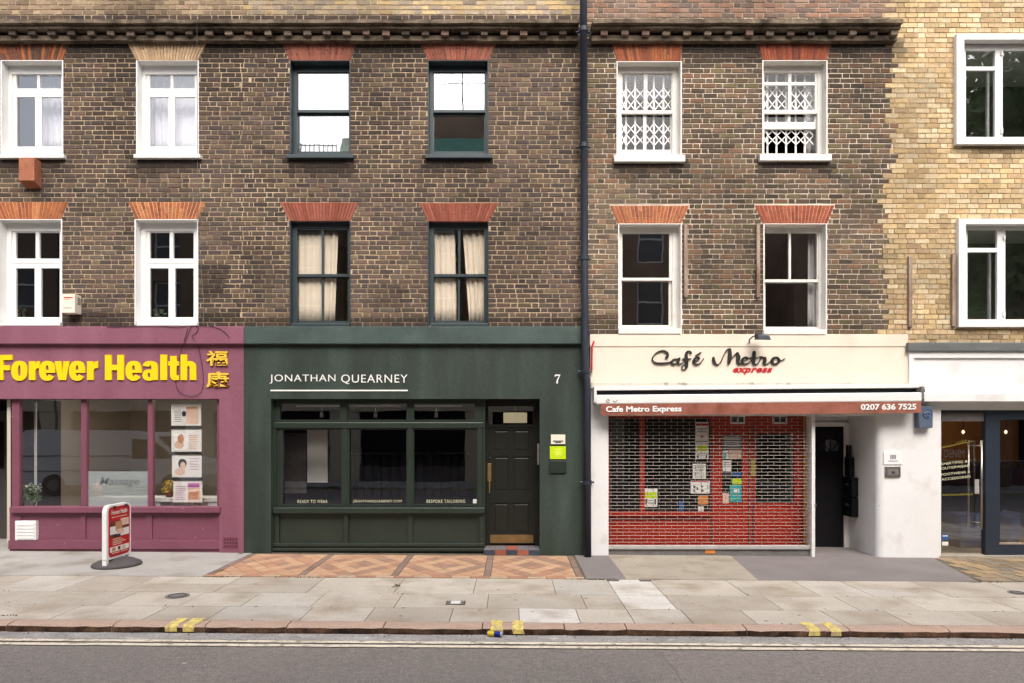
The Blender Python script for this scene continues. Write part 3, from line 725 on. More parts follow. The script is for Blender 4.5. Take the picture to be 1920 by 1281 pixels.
# ================================================================== HOUSE A: maroon shop
TOP = 11.2
hA = thing('terraced_house', 'brown brick house with white windows over the maroon massage shop', 'house', (wx(220), 0, gz(wx(220))))
ORANGE = [S(206,118,62,.8), S(194,104,56,.8), S(214,134,76,.8), S(176,96,56,.8), S(200,112,64,.8)]
RED = [S(172,102,82,.8), S(162,94,76,.8), S(180,110,88,.8), S(150,90,76,.8)]
DULL = [S(178,100,62,.8), S(150,84,58,.8), S(196,112,64,.8), S(126,88,74,.8), S(110,86,76,.8)]
TAN = [S(220,184,142,.82), S(214,176,134,.82), S(224,190,150,.82)]
tA = [lintel(hA, (-14, 130), (3, 117), 81, 114, DULL, S(150,110,84,.7), 20, .3, 1),
      lintel(hA, (239, 388), (257, 371), 81, 115, TAN, S(210,176,138,.8), 22, .2, 2, Y=-.012),
      lintel(hA, (-14, 129), (2, 113), 379, 412, ORANGE, S(214,176,140,.8), 19, .5, 3),
      lintel(hA, (240, 385), (256, 370), 379, 413, ORANGE, S(226,190,156,.8), 19, .9, 4)]
AU, AL = (258, 115, 371, 290), (255, 413, 370, 610)
dA1, dA2 = -254/120, -255/120
up_s = [((272,138,370,176), [(281,141,320,166),(325,141,365,166)], .16), ((272,172,370,284), [(281,182,316,275),(328,182,366,275)], .165)]
lo_s = [((272,432,366,494), [(281,436,318,485),(325,436,363,485)], .16), ((272,488,366,604), [(281,503,316,595),(328,503,363,595)], .165)]
for dx in (0, dA1):
    w = window(hA, AU, M['white'], up_s, M['glass_pale'], dx, (273,139,369,283), sill=(250,289,375,296), reveal_m=M['white'], room_m=M['room_white' if dx == 0 else 'room_dark'], room_d=1.2)
for dx in (0, dA2):
    w = window(hA, AL, M['white'], lo_s, M['glass'], dx, (273,433,365,603), sill=(256,604,369,611), reveal_m=M['white'], room_m=M['room_dark'])
XA, XAB, XBC, XCD, XD = wx(-300), wx(457), wx(1098), wx(1700), wx(2230)
hA_holes = [R(*AU), R(*AU, 0, dA1), R(*AL), R(*AL, 0, dA2), (XA, wz(625)-.01, XAB, wz(613))]
PAL_AB = [S(112,91,78,.7), S(100,84,76,.7), S(120,98,80,.7), S(108,87,76,.7), S(94,81,77,.7), S(114,92,82,.7), S(128,107,82,.7), S(90,78,74,.7), S(122,96,80,.7), S(108,94,82,.7), S(104,86,82,.7), S(98,82,72,.7), S(106,90,74,.7)]
MOR_AB = S(208,184,152,.8)
def sootz(ops): return [(a, b, c, d, k) for a, b, c, d, k in ops]
sA = [(wx(250), wz(320), wx(375), wz(296), .8), (wx(-6), wz(320), wx(120), wz(296), .8), (wx(-300), wz(104), wx(457), wz(78), .75), (wx(-300), wz(612), wx(457), wz(592), .6), (wx(376), wz(560), wx(425), wz(500), .6)]
brickwork(hA, XA, XAB, wz(613), TOP, hA_holes, tA, PAL_AB, MOR_AB, seed=1, soot_shade=sA, desat=.22, bed=.02, right=lambda i: XAB + .115*(i % 2) - .03*(i % 3), top_pal=[S(176,146,114,.95), S(160,132,104,.95), S(148,122,98,.95), S(186,158,118,.95)], mort_top=S(200,178,144,.85))
cornice(hA, XA, XAB, [22.5 + 36.9*k for k in range(-8, 12)], 1)
shell(hA, XA, XAB - .004, TOP, M['opp_brick'])
# shop front
fa = G(); fa.plate(R(-300,640,457,748,-.01), [], -.012, .12)
fasA = fa.build('fascia', M['maroon'], hA)
G().pbox(-300, 612, 457, 645, -.09, .1).build('band', M['maroon'], fasA, bevel=.012)
G().pbox(411, 748, 457, 1045, -.012, .2).build('pilaster', M['maroon'], hA)
G().pbox(-300, 748, -120, 1045, -.012, .2).build('pilaster', M['maroon'], hA)
panes = [(36,749,152,950), (162,749,277,950), (286,749,407,950)]
swA = G().plate(R(22,744,412,957,.06), [R(*p, .06) for p in panes], .06, .13).build('shop_window', M['maroon_wood'], hA)
for p in panes: pane(R(*p, .09), .095, M['glass'], swA)
G().pbox(17, 951, 412, 962, -.05, .15).build('sill', M['maroon_wood'], swA, bevel=.008)
pan = [(38,968,150,1011), (160,968,273,1011), (285,968,404,1011)]
srA = G().plate(R(18,961,411,1045,.02), [R(*p, .02) for p in pan], .02, .08).build('stall_riser', M['maroon_wood'], hA)
for p in pan: q = R(*p, .02); G().box(q[0]-.01, q[2]+.01, .045, .07, q[1]-.01, q[3]+.01).build('panel', M['maroon_wood'], srA)
G().pbox(15, 1014, 411, 1030, -.012, .03).build('plinth_board', M['maroon_wood'], srA, bevel=.006)
vn = G().pbox(28, 977, 67, 1013, -.02, .06).build('vent', M['plastic_white'], hA, bevel=.004)
for k in range(5):
    G().pbox(31, 981 + k*6.2, 64, 985.5 + k*6.2, -.032, -.018).move(lambda x, y, z: (x, y + (.0 if z > 0 else 0), z)).build('louvre', M['plastic_white'], vn)
ab = G().pbox(418, 1007, 446, 1029, -.018, .02).build('airbrick', M['airbrick'], hA)
for i in range(5):
    for j in range(3): G().pbox(420 + i*5.2, 1010 + j*6.4, 423.4 + i*5.2, 1013.5 + j*6.4, -.0195, -.017).build('hole', M['maroon_dark'], ab)
# recessed doorway at the left edge, and the room behind the window
rr = R(-118, 746, 20, 1045, .1)
room(hA, rr, .1, 1.3, M['room_dark'], 'doorway', grow=0, floor=M['concrete_grey'])
dA = G().plate(R(-100,770,24,1030,1.2), [R(-84,790,8,880,1.2)], 1.2, 1.26).build('door', M['rubber'], hA)
pane(R(-84,790,8,880,1.22), 1.23, M['glass'], dA)
ra = R(30, 747, 410, 1010, .13)
room(hA, ra, .14, 3.6, M['room_beige'], 'shop_room', grow=.15, floor=M['floor_wood'], ceil=M['room_white'])

# ================================================================== HOUSE B: dark green shop
hB = thing('terraced_house', 'brown brick house with slate sash windows over the dark green tailor shop', 'house', (wx(780), 0, gz(wx(780))))
SALM = [S(180,102,80,.8), S(174,96,76,.8), S(184,108,86,.8)]
tB = [lintel(hB, (530, 667), (543, 657), 82, 114, RED, S(176,110,92,.8), 22, .5, 11), lintel(hB, (788, 930), (804, 915), 82, 113, RED + [S(196,100,76,.8)], S(190,126,104,.8), 22, .6, 12),
      lintel(hB, (525, 672), (543, 657), 380, 415, SALM, S(180,98,78,.8), 22, .1, 13, Y=-.012), lintel(hB, (786, 934), (803, 916), 381, 416, SALM, S(180,98,78,.8), 22, .1, 14, Y=-.012)]
BU, BL = (545, 115, 656, 290), (545, 415, 656, 611)
dBu, dBl = 258.5/120, 259/120
ub = [((556,134,656,211), [(559,137,653,206)], .155), ((556,206,656,289), [(560,217,654,284)], .2)]
wB1 = window(hB, BU, M['slate'], ub, M['glass_mirror'], 0, (557,135,655,286), sill=(537,289,662,296), reveal_m=M['slate'], room_m=M['room'], rim=.01)
wB2 = window(hB, BU, M['slate'], ub, M['glass_mirror'], dBu, (557,135,655,286), sill=(537,289,662,296), reveal_m=M['slate'], room_m=M['room'], rim=.01)
lb = [((556,427,656,519), [(558,431,603,514),(607,431,652,514)], .115), ((556,514,656,609), [(559,521,603,602),(607,521,652,602)], .157)]
for dx in (0, dBl): window(hB, BL, M['slate'], lb, M['glass_clear'], dx, (557,428,655,606), sill=(546,606,655,612), reveal_m=M['slate'], room_m=M['room_beige'], rim=.01, frameY=.1)
B_holes = [R(*BU), R(*BU, 0, dBu), R(*BL), R(*BL, 0, dBl)]
sB = [(wx(537), wz(322), wx(662), wz(296), .8), (wx(796), wz(322), wx(922), wz(296), .8), (XAB, wz(102), XBC, wz(78), .7), (XAB, wz(612), XBC, wz(596), .55), (wx(690), wz(580), wx(760), wz(540), .4)]
brickwork(hB, XAB, wx(1098), wz(613), TOP, B_holes, tB, PAL_AB, MOR_AB, seed=2, soot_shade=sB, desat=.22, bed=.02, left=lambda i: XAB + .115*(i % 2) - .03*(i % 3), top_pal=[S(200,172,130,.95), S(208,178,120,.95), S(184,162,134,.95), S(204,170,108,.95), S(168,148,128,.95)], mort_top=S(204,184,150,.85))
cornice(hB, XAB, wx(1086,-.26), [22.5 + 36.9*k for k in range(12, 29)], 2)
shell(hB, XAB + .004, XBC - .004, TOP, M['opp_brick'])
# shop front
fasB = G().plate(R(457,640,1095,1050,-.01), [R(508,748,1012,1060,-.01)], -.012, .12).build('fascia', M['green_render'], hB)
G().pbox(457, 612, 1093, 645, -.09, .1).build('band', M['green_band'], fasB, bevel=.012)
YB = .13
tr = [(525,757,637,787), (651,757,762,787), (776,757,890,787)]
mp_ = [(530,806,640,946), (655,806,762,946), (776,806,894,946)]
swB = G().plate(R(505,744,907,955,YB), [R(*p, YB) for p in tr + mp_], YB, YB + .07).build('shop_window', M['green_wood'], hB)
for p in tr + mp_: pane(R(*p, YB+.03), YB + .035, M['glass'], swB)
G().pbox(512, 792, 906, 803, YB-.045, YB).build('transom', M['green_wood'], swB, bevel=.01)
G().pbox(511, 952, 909, 963, YB-.1, YB+.05).build('sill', M['green_wood'], swB, bevel=.01)
for p in mp_:   # glazing beads stand proud round each big pane
    a = R(p[0]-5, p[1]-4, p[2]+5, p[3]+4, YB-.015); b = R(*p, YB-.015); G().plate(a, [b], YB-.015, YB+.002).build('bead', M['green_wood'], swB)
for c in (513, 647, 769, 900): G().pbox(c-4.5, 804, c+4.5, 952, YB-.03, YB).build('mullion', M['green_wood'], swB, bevel=.006)
pb = [(524,968,644,1017), (653,968,763,1017), (775,968,897,1017)]
srB = G().plate(R(508,960,908,1050,YB-.02), [R(*p, YB-.02) for p in pb], YB-.02, YB+.06).build('stall_riser', M['green_wood'], hB)
for p in pb: q = R(*p, YB-.02); G().box(q[0]-.01, q[2]+.01, YB+.012, YB+.04, q[1]-.01, q[3]+.01).build('panel', M['green_wood'], srB)
G().pbox(512, 1019, 907, 1025, YB-.05, YB).build('plinth_board', M['green_wood'], srB, bevel=.006)
G().pbox(510, 1028, 907, 1034, YB-.075, YB).build('plinth_board', M['green_wood'], srB, bevel=.006)
for c in (519, 648.5, 769, 903): G().pbox(c-4, 963, c+4, 1019, YB-.04, YB-.018).build('stile', M['green_wood'], srB, bevel=.005)
# door recess
YD = .36
G().plate(R(1012,744,1016,1050,-.01), [], .1, .45).build('reveal', M['green_wood'], hB)
G().box(wx(907), wx(1014), .05, .45, wz(748)+.002, wz(740)).build('soffit', M['green_wood'], hB)
G().plate((wx(905), wz(1050), wx(909), wz(748)), [], .12, .45).build('reveal', M['green_wood'], hB)
dfB = G().plate((wx(906), wz(1040), wx(1013), wz(747)), [R(916,762,1000,796,YD), R(914,801,1002,1040,YD)], YD, YD+.08).build('door_frame', M['green_door'], hB)
pane(R(916,762,1000,796,YD+.03), YD+.03, M['glass'], dfB, 'fanlight')
dp = [(925,806,955,846), (962,806,994,846), (925,856,955,921), (962,856,994,921), (925,943,955,1000), (962,943,994,1000)]
dB = G().plate(R(914,801,1002,1020,YD+.02), [R(*p, YD+.02) for p in dp], YD+.02, YD+.06).build('door', M['green_door'], hB)
for p in dp:
    q = R(*p, YD+.02); G().box(q[0]-.01, q[2]+.01, YD+.04, YD+.055, q[1]-.01, q[3]+.01).build('panel', M['green_door'], dB)
    e = .028; G().box(q[0]+e, q[2]-e, YD+.032, YD+.05, q[1]+e, q[3]-e).build('panel', M['green_door'], dB, bevel=.008)
G().pbox(919, 1003, 1000, 1018, YD+.012, YD+.025).build('kick_plate', M['brass'], dB)
h = G(); h.pbox(914, 869, 921, 903, YD+.005, YD+.03); h.pbox(916.5, 903, 919, 925, YD-.01, YD+.02); h.build('handle', M['brass'], dB, bevel=.006)
h = G(); h.lathe((wx(918,YD), YD, wz(859,YD)), [(.0,-.012),(.012,-.008),(.012,.008),(.0,.012)], 8); h.build('lock', M['brushed'], dB)
stB = G().box(wx(907), wx(1012), -.005, .44, -.2, wz(1031)).build('step', M['joint'], hB)
sc = [S(76,80,96,.7), S(170,96,72,.75), S(74,78,92,.7), S(176,104,80,.75), S(74,80,98,.7)]
for i in range(5):
    a, b = 907 + i*21, 907 + (i+1)*21; o = G().box(wx(a)+.004, wx(b)-.004, -.012, -.004, wz(1042), wz(1031)-.004).build('tile', M['tile'], stB); o.color = (*sc[i], 1)
    o = G().box(wx(a)+.004, wx(b)-.004, -.008, .35, wz(1031)-.002, wz(1031)+.005).build('tile', M['tile'], stB); o.color = (*(S(170,98,84,.75) if i == 2 else S(132,128,132,.7)), 1)
rb = R(512, 748, 1000, 1030, .25)
room(hB, rb, .46, 4.0, M['room_dark'], 'shop_room', grow=.2, floor=M['floor_wood'])

# ================================================================== HOUSE C: cafe
hC = thing('terraced_house', 'dark brick house with security gated windows over the cream fronted cafe', 'house', (wx(1400), 0, gz(wx(1400))))
CO = [S(212,126,76,.8), S(196,110,68,.8), S(204,130,82,.8), S(180,104,72,.8)]; CR = [S(184,96,66,.8), S(174,88,62,.8), S(192,104,70,.8)]
tC = [lintel(hC, (1147, 1280), (1157, 1276), 80, 115, CO + [S(150,92,74,.8)], S(172,104,76,.8), 22, .3, 21), lintel(hC, (1421, 1559), (1430, 1550), 79, 113, CR + [S(150,84,70,.8)], S(170,96,74,.8), 22, .3, 22),
      lintel(hC, (1144, 1292), (1159, 1277), 386, 420, CO, S(222,170,136,.8), 20, .8, 23), lintel(hC, (1415, 1565), (1431, 1550), 385, 421, CR, S(222,166,140,.8), 20, .9, 24)]
C1, C2, C3, C4 = (1158,117,1276,291), (1431,115,1549,290), (1161,421,1276,627), (1433,421,1548,627)
wC1 = window(hC, C1, M['white_old'], [((1164,136,1262,213), [(1167,139,1207,207),(1214,139,1259,207)], .155), ((1164,207,1262,290), [(1166,214,1206,281),(1212,214,1257,281)], .2)], M['glass_gate'], 0, (1165,137,1261,288), sill=(1152,290,1285,303), reveal_m=M['white_old'], room_m=M['room'])
wC2 = window(hC, C2, M['white_old'], [((1431,135,1534,213), [(1433,138,1478,154),(1484,138,1528,154),(1433,160,1478,206),(1484,160,1528,206)], .155), ((1431,207,1534,242), [(1433,213,1477,229),(1482,213,1527,229)], .2)], M['glass_gate'], 0, (1433,136,1533,288), sill=(1425,289,1560,301), reveal_m=M['white_old'], room_m=M['room'])
window(hC, C3, M['white_old'], [((1164,434,1262,526), [(1167,438,1255,521)], .155), ((1164,521,1262,618), [(1166,527,1254,610)], .2)], M['glass_up'], 0, (1165,436,1261,614), sill=(1160,616,1277,626), reveal_m=M['white_old'], room_m=M['room_dark'])
window(hC, C4, M['white_old'], [((1432,433,1536,529), [(1434,437,1479,524),(1483,437,1532,524)], .155), ((1432,524,1536,620), [(1435,530,1532,613)], .2)], M['glass_up'], 0, (1433,435,1535,616), sill=(1432,618,1549,627), reveal_m=M['white_old'], room_m=M['room_dark'])
def gate(w, xs, crosses, y0, y1, Y=.255):
    g = G()
    for x in xs: g.pbox(x-1.6, y0, x+1.6, y1, Y, Y+.012)
    a = [xs[0] - (xs[1]-xs[0])*.55] + list(xs) + [xs[-1] + (xs[1]-xs[0])*.9]
    for ya, yb in crosses:
        for p, q in zip(a, a[1:]):
            if q - p > 30: continue
            for s in (0, 1):
                P, Q = (wx(p,Y), wz(ya if s else yb, Y)), (wx(q,Y), wz(yb if s else ya, Y))
                dx, dz = Q[0]-P[0], Q[1]-P[1]; L = math.hypot(dx, dz); nx, nz = -dz/L*.008, dx/L*.008; yy = Y - .008*(s+1)
                g.prism([(P[0]-nx,P[1]-nz),(Q[0]-nx,Q[1]-nz),(Q[0]+nx,Q[1]+nz),(P[0]+nx,P[1]+nz)][::-1 if nx*dz > nz*dx else 1], yy, yy+.006)
    g.build('security_gate', M['white'], w)
gate(wC1, [1174, 1191, 1209, 1226, 1244], [(166,187),(187,208),(232,253),(253,274)], 138, 284)
gate(wC2, [1439, 1456, 1474, 1492, 1509], [(165,186),(186,207),(238,255),(255,272)], 138, 288)
C_holes = [R(*C1), R(*C2), R(*C3), R(*C4)]
sC = [(wx(1152), wz(330), wx(1285), wz(303), .75), (wx(1425), wz(326), wx(1560), wz(301), .75), (XBC, wz(105), XCD, wz(76), .75), (wx(1285), wz(120), wx(1415), wz(80), .6), (wx(1105), wz(627), wx(1160), wz(590), .5)]
PAL_C = [S(118,102,84,.72), S(106,93,78,.72), S(128,110,88,.72), S(112,98,82,.72), S(98,88,76,.72), S(134,111,90,.72), S(140,109,85,.72), S(124,112,84,.72), S(114,98,84,.72)]
MOR_C = S(236,218,198,.86)
rC = random.Random(77); tooth = []
for i in range(160):
    z = wz(627) + i * .0785; py = 1040 - z*120
    base = 1668 if py < 330 else 1655
    tooth.append(base + rC.choice([0, 0, 10, -14, 8, 16, -8]) if i % 2 else base + rC.choice([4, 12, -10, 0]))
brickwork(hC, wx(1098)+.003, wx(1690), wz(627), TOP, C_holes, tC, PAL_C, MOR_C, pitch=.0785, seed=3, bed=.02, jw=.012, soot_shade=sC, right=lambda i: wx(tooth[i]), top_pal=[S(144,120,106,.95), S(158,130,112,.95), S(126,108,98,.95), S(162,124,104,.95)], mort_top=S(212,190,168,.85))
cornice(hC, wx(1108), wx(1694,-.26), [1133 + 38.9*k for k in range(15)], 3)
shell(hC, XBC + .004, XCD - .03, TOP, M['opp_brick'])
# shop front
G().pbox(1106, 627, 1703, 650, -.055, .1).build('band', M['cream'], hC, bevel=.008)
fasC = G().plate(R(1107,648,1703,720,-.04), [], -.042, .1).build('fascia', M['cream'], hC)
G().pbox(1107, 717, 1710, 729, -.075, .1).build('ledge', M['ledge'], hC, bevel=.01)
G().pbox(1107, 728, 1139, 1055, -.02, .2).build('pilaster', M['white_wall'], hC)
G().plate((wx(1139), wz(780), wx(1640), wz(727)), [], .0, .12).build('lintel_board', M['white_old'], hC)
# white corner pier with a rounded edge into the doorway
pr = [(wx(1763), 0), (wx(1763), .4), (wx(1645)+.02, .95), (wx(1645)-.0, .95)]
poly = [(wx(1763), -.02), (wx(1763), .5), (wx(1645), .95), (wx(1645), .12)] + [(wx(1645) + .11 - .11*math.cos(a), .09 - .11*math.sin(a)) for a in (.2, .5, .8, 1.1, 1.4, 1.57)]
g = G(); z0, z1 = -.3, wz(752); n = len(poly)
for i in range(n):
    (a, b), (c, d) = poly[i], poly[(i+1) % n]; g.face([(c,d,z0),(a,b,z0),(a,b,z1),(c,d,z1)])
g.face([(x, y, z1) for x, y in poly]); g.build('pier', M['white_wall'], hC)
# doorway recess beside the shutter
g = G(); YR = .95
g.cm = 0; G_ = [(wx(1529), .1), (wx(1529), YR)]
g.face([(wx(1529),YR,-.2),(wx(1529),.1,-.2),(wx(1529),.1,2.5),(wx(1529),YR,2.5)]); g.face([(wx(1529),YR,-.2),(wx(1660),YR,-.2),(wx(1660),YR,2.5),(wx(1529),YR,2.5)]); g.face([(wx(1529),.1,2.42),(wx(1660),.1,2.42),(wx(1660),YR,2.42),(wx(1529),YR,2.42)])
g.build('porch', M['white_wall'], hC)
dfC = G().plate(R(1522,792,1592,1050,YR-.06), [R(1526,800,1583,1050,YR-.06)], YR-.06, YR-.001).build('door_frame', M['white_old'], hC)
dC = G().plate(R(1526,800,1583,1040,YR-.03), [], YR-.03, YR-.004).build('door', M['black'], hC)
g = G(); cx, cz = wx(1555, YR), wz(846, YR)
g.prism([(cx + .2*math.cos(a), cz + .2*math.sin(a)) for a in [math.pi*k/10 for k in range(11)]], YR-.034, YR-.028); g.build('fanlight', M['glass'], dC)
for k in (1, 2, 3):
    a = math.pi*k/4; G().tube([(cx, YR-.037, cz), (cx+.2*math.cos(a), YR-.037, cz+.2*math.sin(a))], .008, 6).build('glazing_bar', M['black'], dC)
# red shop front behind the grille
YS = .38
pC = [(1143,784,1200,961), (1209,784,1332,961), (1354,815,1392,944), (1417,813,1490,944)]
rsC = G().plate((wx(1136), -.2, wx(1530), wz(776)), [R(*p, YS) for p in pC], YS, YS+.06).build('red_shopfront', M['red_wood'], hC)
for p in pC: pane(R(*p, YS+.03), YS+.03, M['glass_clear'], rsC)
for p in pC[2:]:
    a = R(p[0]-4, p[1]-4, p[2]+4, p[3]+4, YS-.012); G().plate(a, [R(*p, YS-.012)], YS-.012, YS+.002).build('bead', M['red_wood'], rsC)
for x in (1334, 1404, 1412, 1505): G().pbox(x-1, 800, x+1.6, 1020, YS-.008, YS+.002).build('stile', M['maroon_dark'], rsC)
G().pbox(1141, 960, 1334, 968, YS-.08, YS).build('sill', M['red_wood'], rsC, bevel=.006)
G().pbox(1508, 778, 1522, 1030, YS-.05, YS).build('edge_board', M['yellow_wood'], rsC)
for x in (1370, 1449):
    q = G().pbox(x, 779, x+27, 795, YS-.03, YS).build('vent', M['box_cream'], rsC); G().pbox(x+3, 782, x+12, 792, YS-.033, YS-.028).build('slot', M['dark_print'], q); G().pbox(x+15, 782, x+24, 792, YS-.033, YS-.028).build('slot', M['dark_print'], q)
room(hC, (wx(1140), wz(1030), wx(1526), wz(780)), YS+.08, 3.5, M['room_dark'], 'shop_room', grow=.1, floor=M['floor_wood'])

# ================================================================== HOUSE D: yellow brick
hD = thing('brick_building', 'yellow stock brick building with white boxed windows over the navy shop', 'building', (wx(1900), 0, gz(wx(1900))))
PAL_D = [S(220,194,150,.86), S(228,206,168,.86), S(216,188,140,.86), S(210,180,136,.86), S(232,211,174,.86), S(218,191,150,.86), S(208,180,142,.86)]
MOR_D = S(214,186,142,.84)
D1, D2 = (1805,74,2076,260), (1809,421,2080,603)
for nm, outer, hole, ps in (('a', (1794,63,2087,270), (1808,74,2073,258), [(1811,95,1866,125),(1811,132,1866,257),(1880,95,2000,257),(2014,95,2070,125),(2014,132,2070,257)]),
                            ('b', (1798,410,2091,613), (1811,420,2077,601), [(1814,431,1870,465),(1814,473,1870,599),(1885,431,2004,599),(2018,431,2074,465),(2018,473,2074,599)])):
    w = G().plate(R(*outer, -.08), [R(*hole, -.08)], -.08, .04).build('window', M['white'], hD, bevel=.006)
    fr = R(*hole, -.08); fr = (fr[0]-.01, fr[1]-.01, fr[2]+.01, fr[3]+.01)
    G().plate(fr, [R(*p, .06) for p in ps], .06, .11).build('casement', M['white'], w)
    for p in ps: pane(R(*p, .08), .08, M['glass_green'], w)
    for x in ((ps[0][2]+ps[2][0])/2,): G().pbox(x+5, hole[1]+22, x+8, hole[1]+29, .035, .062).build('stay', M['white'], w); G().pbox(x+4, hole[3]-18, x+8, hole[3]-8, .035, .062).build('stay', M['white'], w)
    room(hD, fr, .13, 1.8, M['room_green'], grow=.2, ceil=M['room_white'])
    G().pbox(ps[0][0]+40, ps[1][1], ps[0][0]+44, ps[1][3]+4, .3, .34).build('curtain_pole', M['white'], hD)
D_holes = [R(*D1), R(*D2)]
g0 = wz(627) - 2*.0785; rD = random.Random(5)
def leftD(i):
    z = g0 + i*.0785; j = int(round((z - wz(627)) / .0785)); return wx(tooth[max(0, min(j, 159))]) - .006
brickwork(hD, wx(1640), XD, g0, TOP, D_holes, [], PAL_D, MOR_D, pitch=.0785, seed=4, jw=.013, bed=.014,
          soot_shade=[(wx(1806), wz(292), wx(2080), wz(270), .5), (wx(1640), wz(642), wx(1705), wz(480), .22), (wx(1700), wz(642), XD, wz(628), .3), (wx(1655), wz(110), wx(1692), wz(78), .55)], left=leftD)
shell(hD, XCD + .0, XD, TOP, M['opp_brick'])
G().pbox(1703, 642, 2230, 659, -.12, .1).build('flashing', M['lead'], hD, bevel=.015)
fsD = G().plate(R(1705,658,2230,754,-.08), [R(1714,671,2222,737,-.08)], -.08, .02).build('fascia', M['white_wall'], hD)
q = R(1714,671,2222,737,-.08); G().box(q[0]-.01, q[2]+.01, -.045, .02, q[1]-.01, q[3]+.01).build('panel', M['white_wall'], fsD)
G().pbox(1733, 738, 2230, 753, -.2, -.081).build('canopy', M['white_wall'], fsD, bevel=.006)
G().plate((wx(1763), wz(769,.02), XD, wz(748)), [], .022, .2).build('head_board', M['white_wall'], hD)
YN = .06
hl = [(1765,774,1848,1045), (1875,787,1990,1020), (2010,787,2125,1020)]
sfD = G().plate((wx(1762), -.3, XD, wz(768,YN)), [R(*p, YN) for p in hl], YN, YN+.09).build('shop_window', M['navy'], hD)
for p in hl[1:]: pane(R(*p, YN+.04), YN+.04, M['glass'], sfD)
G().pbox(1874, 1018, 1991, 1021, YN-.004, YN+.04).build('bead', M['wood_grey'], sfD)
dD = pane(R(1767,776,1846,1043,YN+.05), YN+.05, M['glass'], hD, 'door', .01)
G().pbox(1766, 775, 1847, 790, YN+.035, YN+.075).build('rail', M['iron'], dD)  # grey bar puts the reflection at the glass head into solid colour
h = G(); 
for px, yy in ((1838, -.03), (1826.5, .13)):
    h.tube([(wx(px,YN), YN+yy, wz(992,YN)), (wx(px,YN), YN+yy, wz(826,YN))], .015, 10)
for py in (836, 980): h.tube([(wx(1838,YN), YN-.03, wz(py,YN)), (wx(1826.5,YN), YN+.13, wz(py,YN))], .007, 6)
h.build('handle', M['brushed'], dD, smooth=True)
G().pbox(1762, 1043, 2230, 1056, -.03, YN+.2).build('threshold', M['concrete'], hD)
room(hD, (wx(1764), -.06, XD, 2.95), YN+.15, 3.6, M['room_warm'], 'shop_room', grow=0, floor=M['floor_wood'])

#PART2
# ================================================================== THINGS ON AND BY THE FRONTS
def pr(parent, x0, y0, x1, y1, Y, m, name='print', t=.0015): return G().pbox(x0, y0, x1, y1, Y - t, Y).build(name, m, parent)
def base(px, py, Y=0): return (wx(px, Y), Y, wz(py, Y))

# drainpipe
dpx = [(1094, -280), (1094, 60), (1095, 275), (1096, 490), (1097.5, 700), (1100, 710), (1102, 1052)]
pipe = thing('drainpipe', 'dark blue grey drainpipe running down between the green shop and the cafe', 'drainpipe', (wx(1102), -.1, gz(1)))
G().tube([(wx(x, -.34 if y < 90 else -.1), -.34 if y < 90 else (-.15 if y > 600 else -.11), wz(y, -.11)) for x, y in [(1094,-280),(1094,84)]] + [(wx(1094.5,-.12), -.12, wz(100,-.12))] + [(wx(x,-.15), -.15, wz(y,-.15)) for x, y in [(1096,490),(1097,640),(1097.5,700),(1101,712),(1102,1052)]], .056, 14).build('pipe', M['pipe'], pipe, smooth=True)
for x, y, Y in ((1094,56,-.34),(1094.6,273,-.134),(1096,484,-.15),(1098,696,-.15),(1101.6,905,-.15)):
    k = G(); k.tube([(wx(x,Y), Y, wz(y+4,Y)), (wx(x,Y), Y, wz(y-4,Y))], .068, 14); k.tube([(wx(x,Y)-.11, Y+.07, wz(y,Y)), (wx(x,Y)+.11, Y+.07, wz(y,Y))], .018, 6); k.build('collar', M['pipe'], pipe)

# signs
sg = thing('shop_sign', 'bold yellow raised letters reading Forever Health on the maroon fascia', 'sign', base(185, 715))
def bar(g, x0, y0, x1, y1, Y0=-.034, Y1=-.012): g.prism([(wx(x0), wz(y1)), (wx(x1), wz(y1)), (wx(x1), wz(y0)), (wx(x0), wz(y0))], Y0, Y1)
def poly(g, pts, Y0=-.034, Y1=-.012): g.prism([(wx(x), wz(y)) for x, y in pts], Y0, Y1)
def ring(g, cx, cy, rx, ry, tx, ty, a0=0, a1=360, n=26, Y0=-.0345, Y1=-.012, e=.86):
    def pt(a, ax, ay):
        c, s_ = math.cos(a), math.sin(a); return (wx(cx + ax*math.copysign(abs(c)**e, c)), wz(cy - ay*math.copysign(abs(s_)**e, s_)))
    P = [(pt(math.radians(a0+(a1-a0)*i/n), rx, ry), pt(math.radians(a0+(a1-a0)*i/n), max(rx-tx, .8), max(ry-ty, .8))) for i in range(n+1)]
    for (o, i_), (o2, i2) in zip(P, P[1:]):
        g.face([(i_[0],Y0,i_[1]),(o[0],Y0,o[1]),(o2[0],Y0,o2[1]),(i2[0],Y0,i2[1])]); g.face([(o[0],Y0,o[1]),(o[0],Y1,o[1]),(o2[0],Y1,o2[1]),(o2[0],Y0,o2[1])]); g.face([(i2[0],Y0,i2[1]),(i2[0],Y1,i2[1]),(i_[0],Y1,i_[1]),(i_[0],Y0,i_[1])])
    if a1 - a0 < 360:
        for o, i_ in (P[0], P[-1]): g.face([(o[0],Y0,o[1]),(i_[0],Y0,i_[1]),(i_[0],Y1,i_[1]),(o[0],Y1,o[1])])
def letter(fn):
    g = G(); fn(g); g.build('letter', M['yellow_letter'], sg)
letter(lambda g: (bar(g,-4,666,9,713), bar(g,9,666,25.6,675.5), bar(g,9,685.5,21.5,694.5)))
letter(lambda g: ring(g,39,695.8,15,18.6,12.2,8))
def let_r(x): letter(lambda g: (bar(g,x,678,x+12,713), poly(g,[(x+12,696),(x+14,691.5),(x+20.2,690.5),(x+20.2,677.4),(x+16,678),(x+12,683)])))
def let_e(cx): letter(lambda g: (ring(g,cx,695.8,15,18.6,12,8,0,325), bar(g,cx-4,694,cx+15,699.5,-.033)))
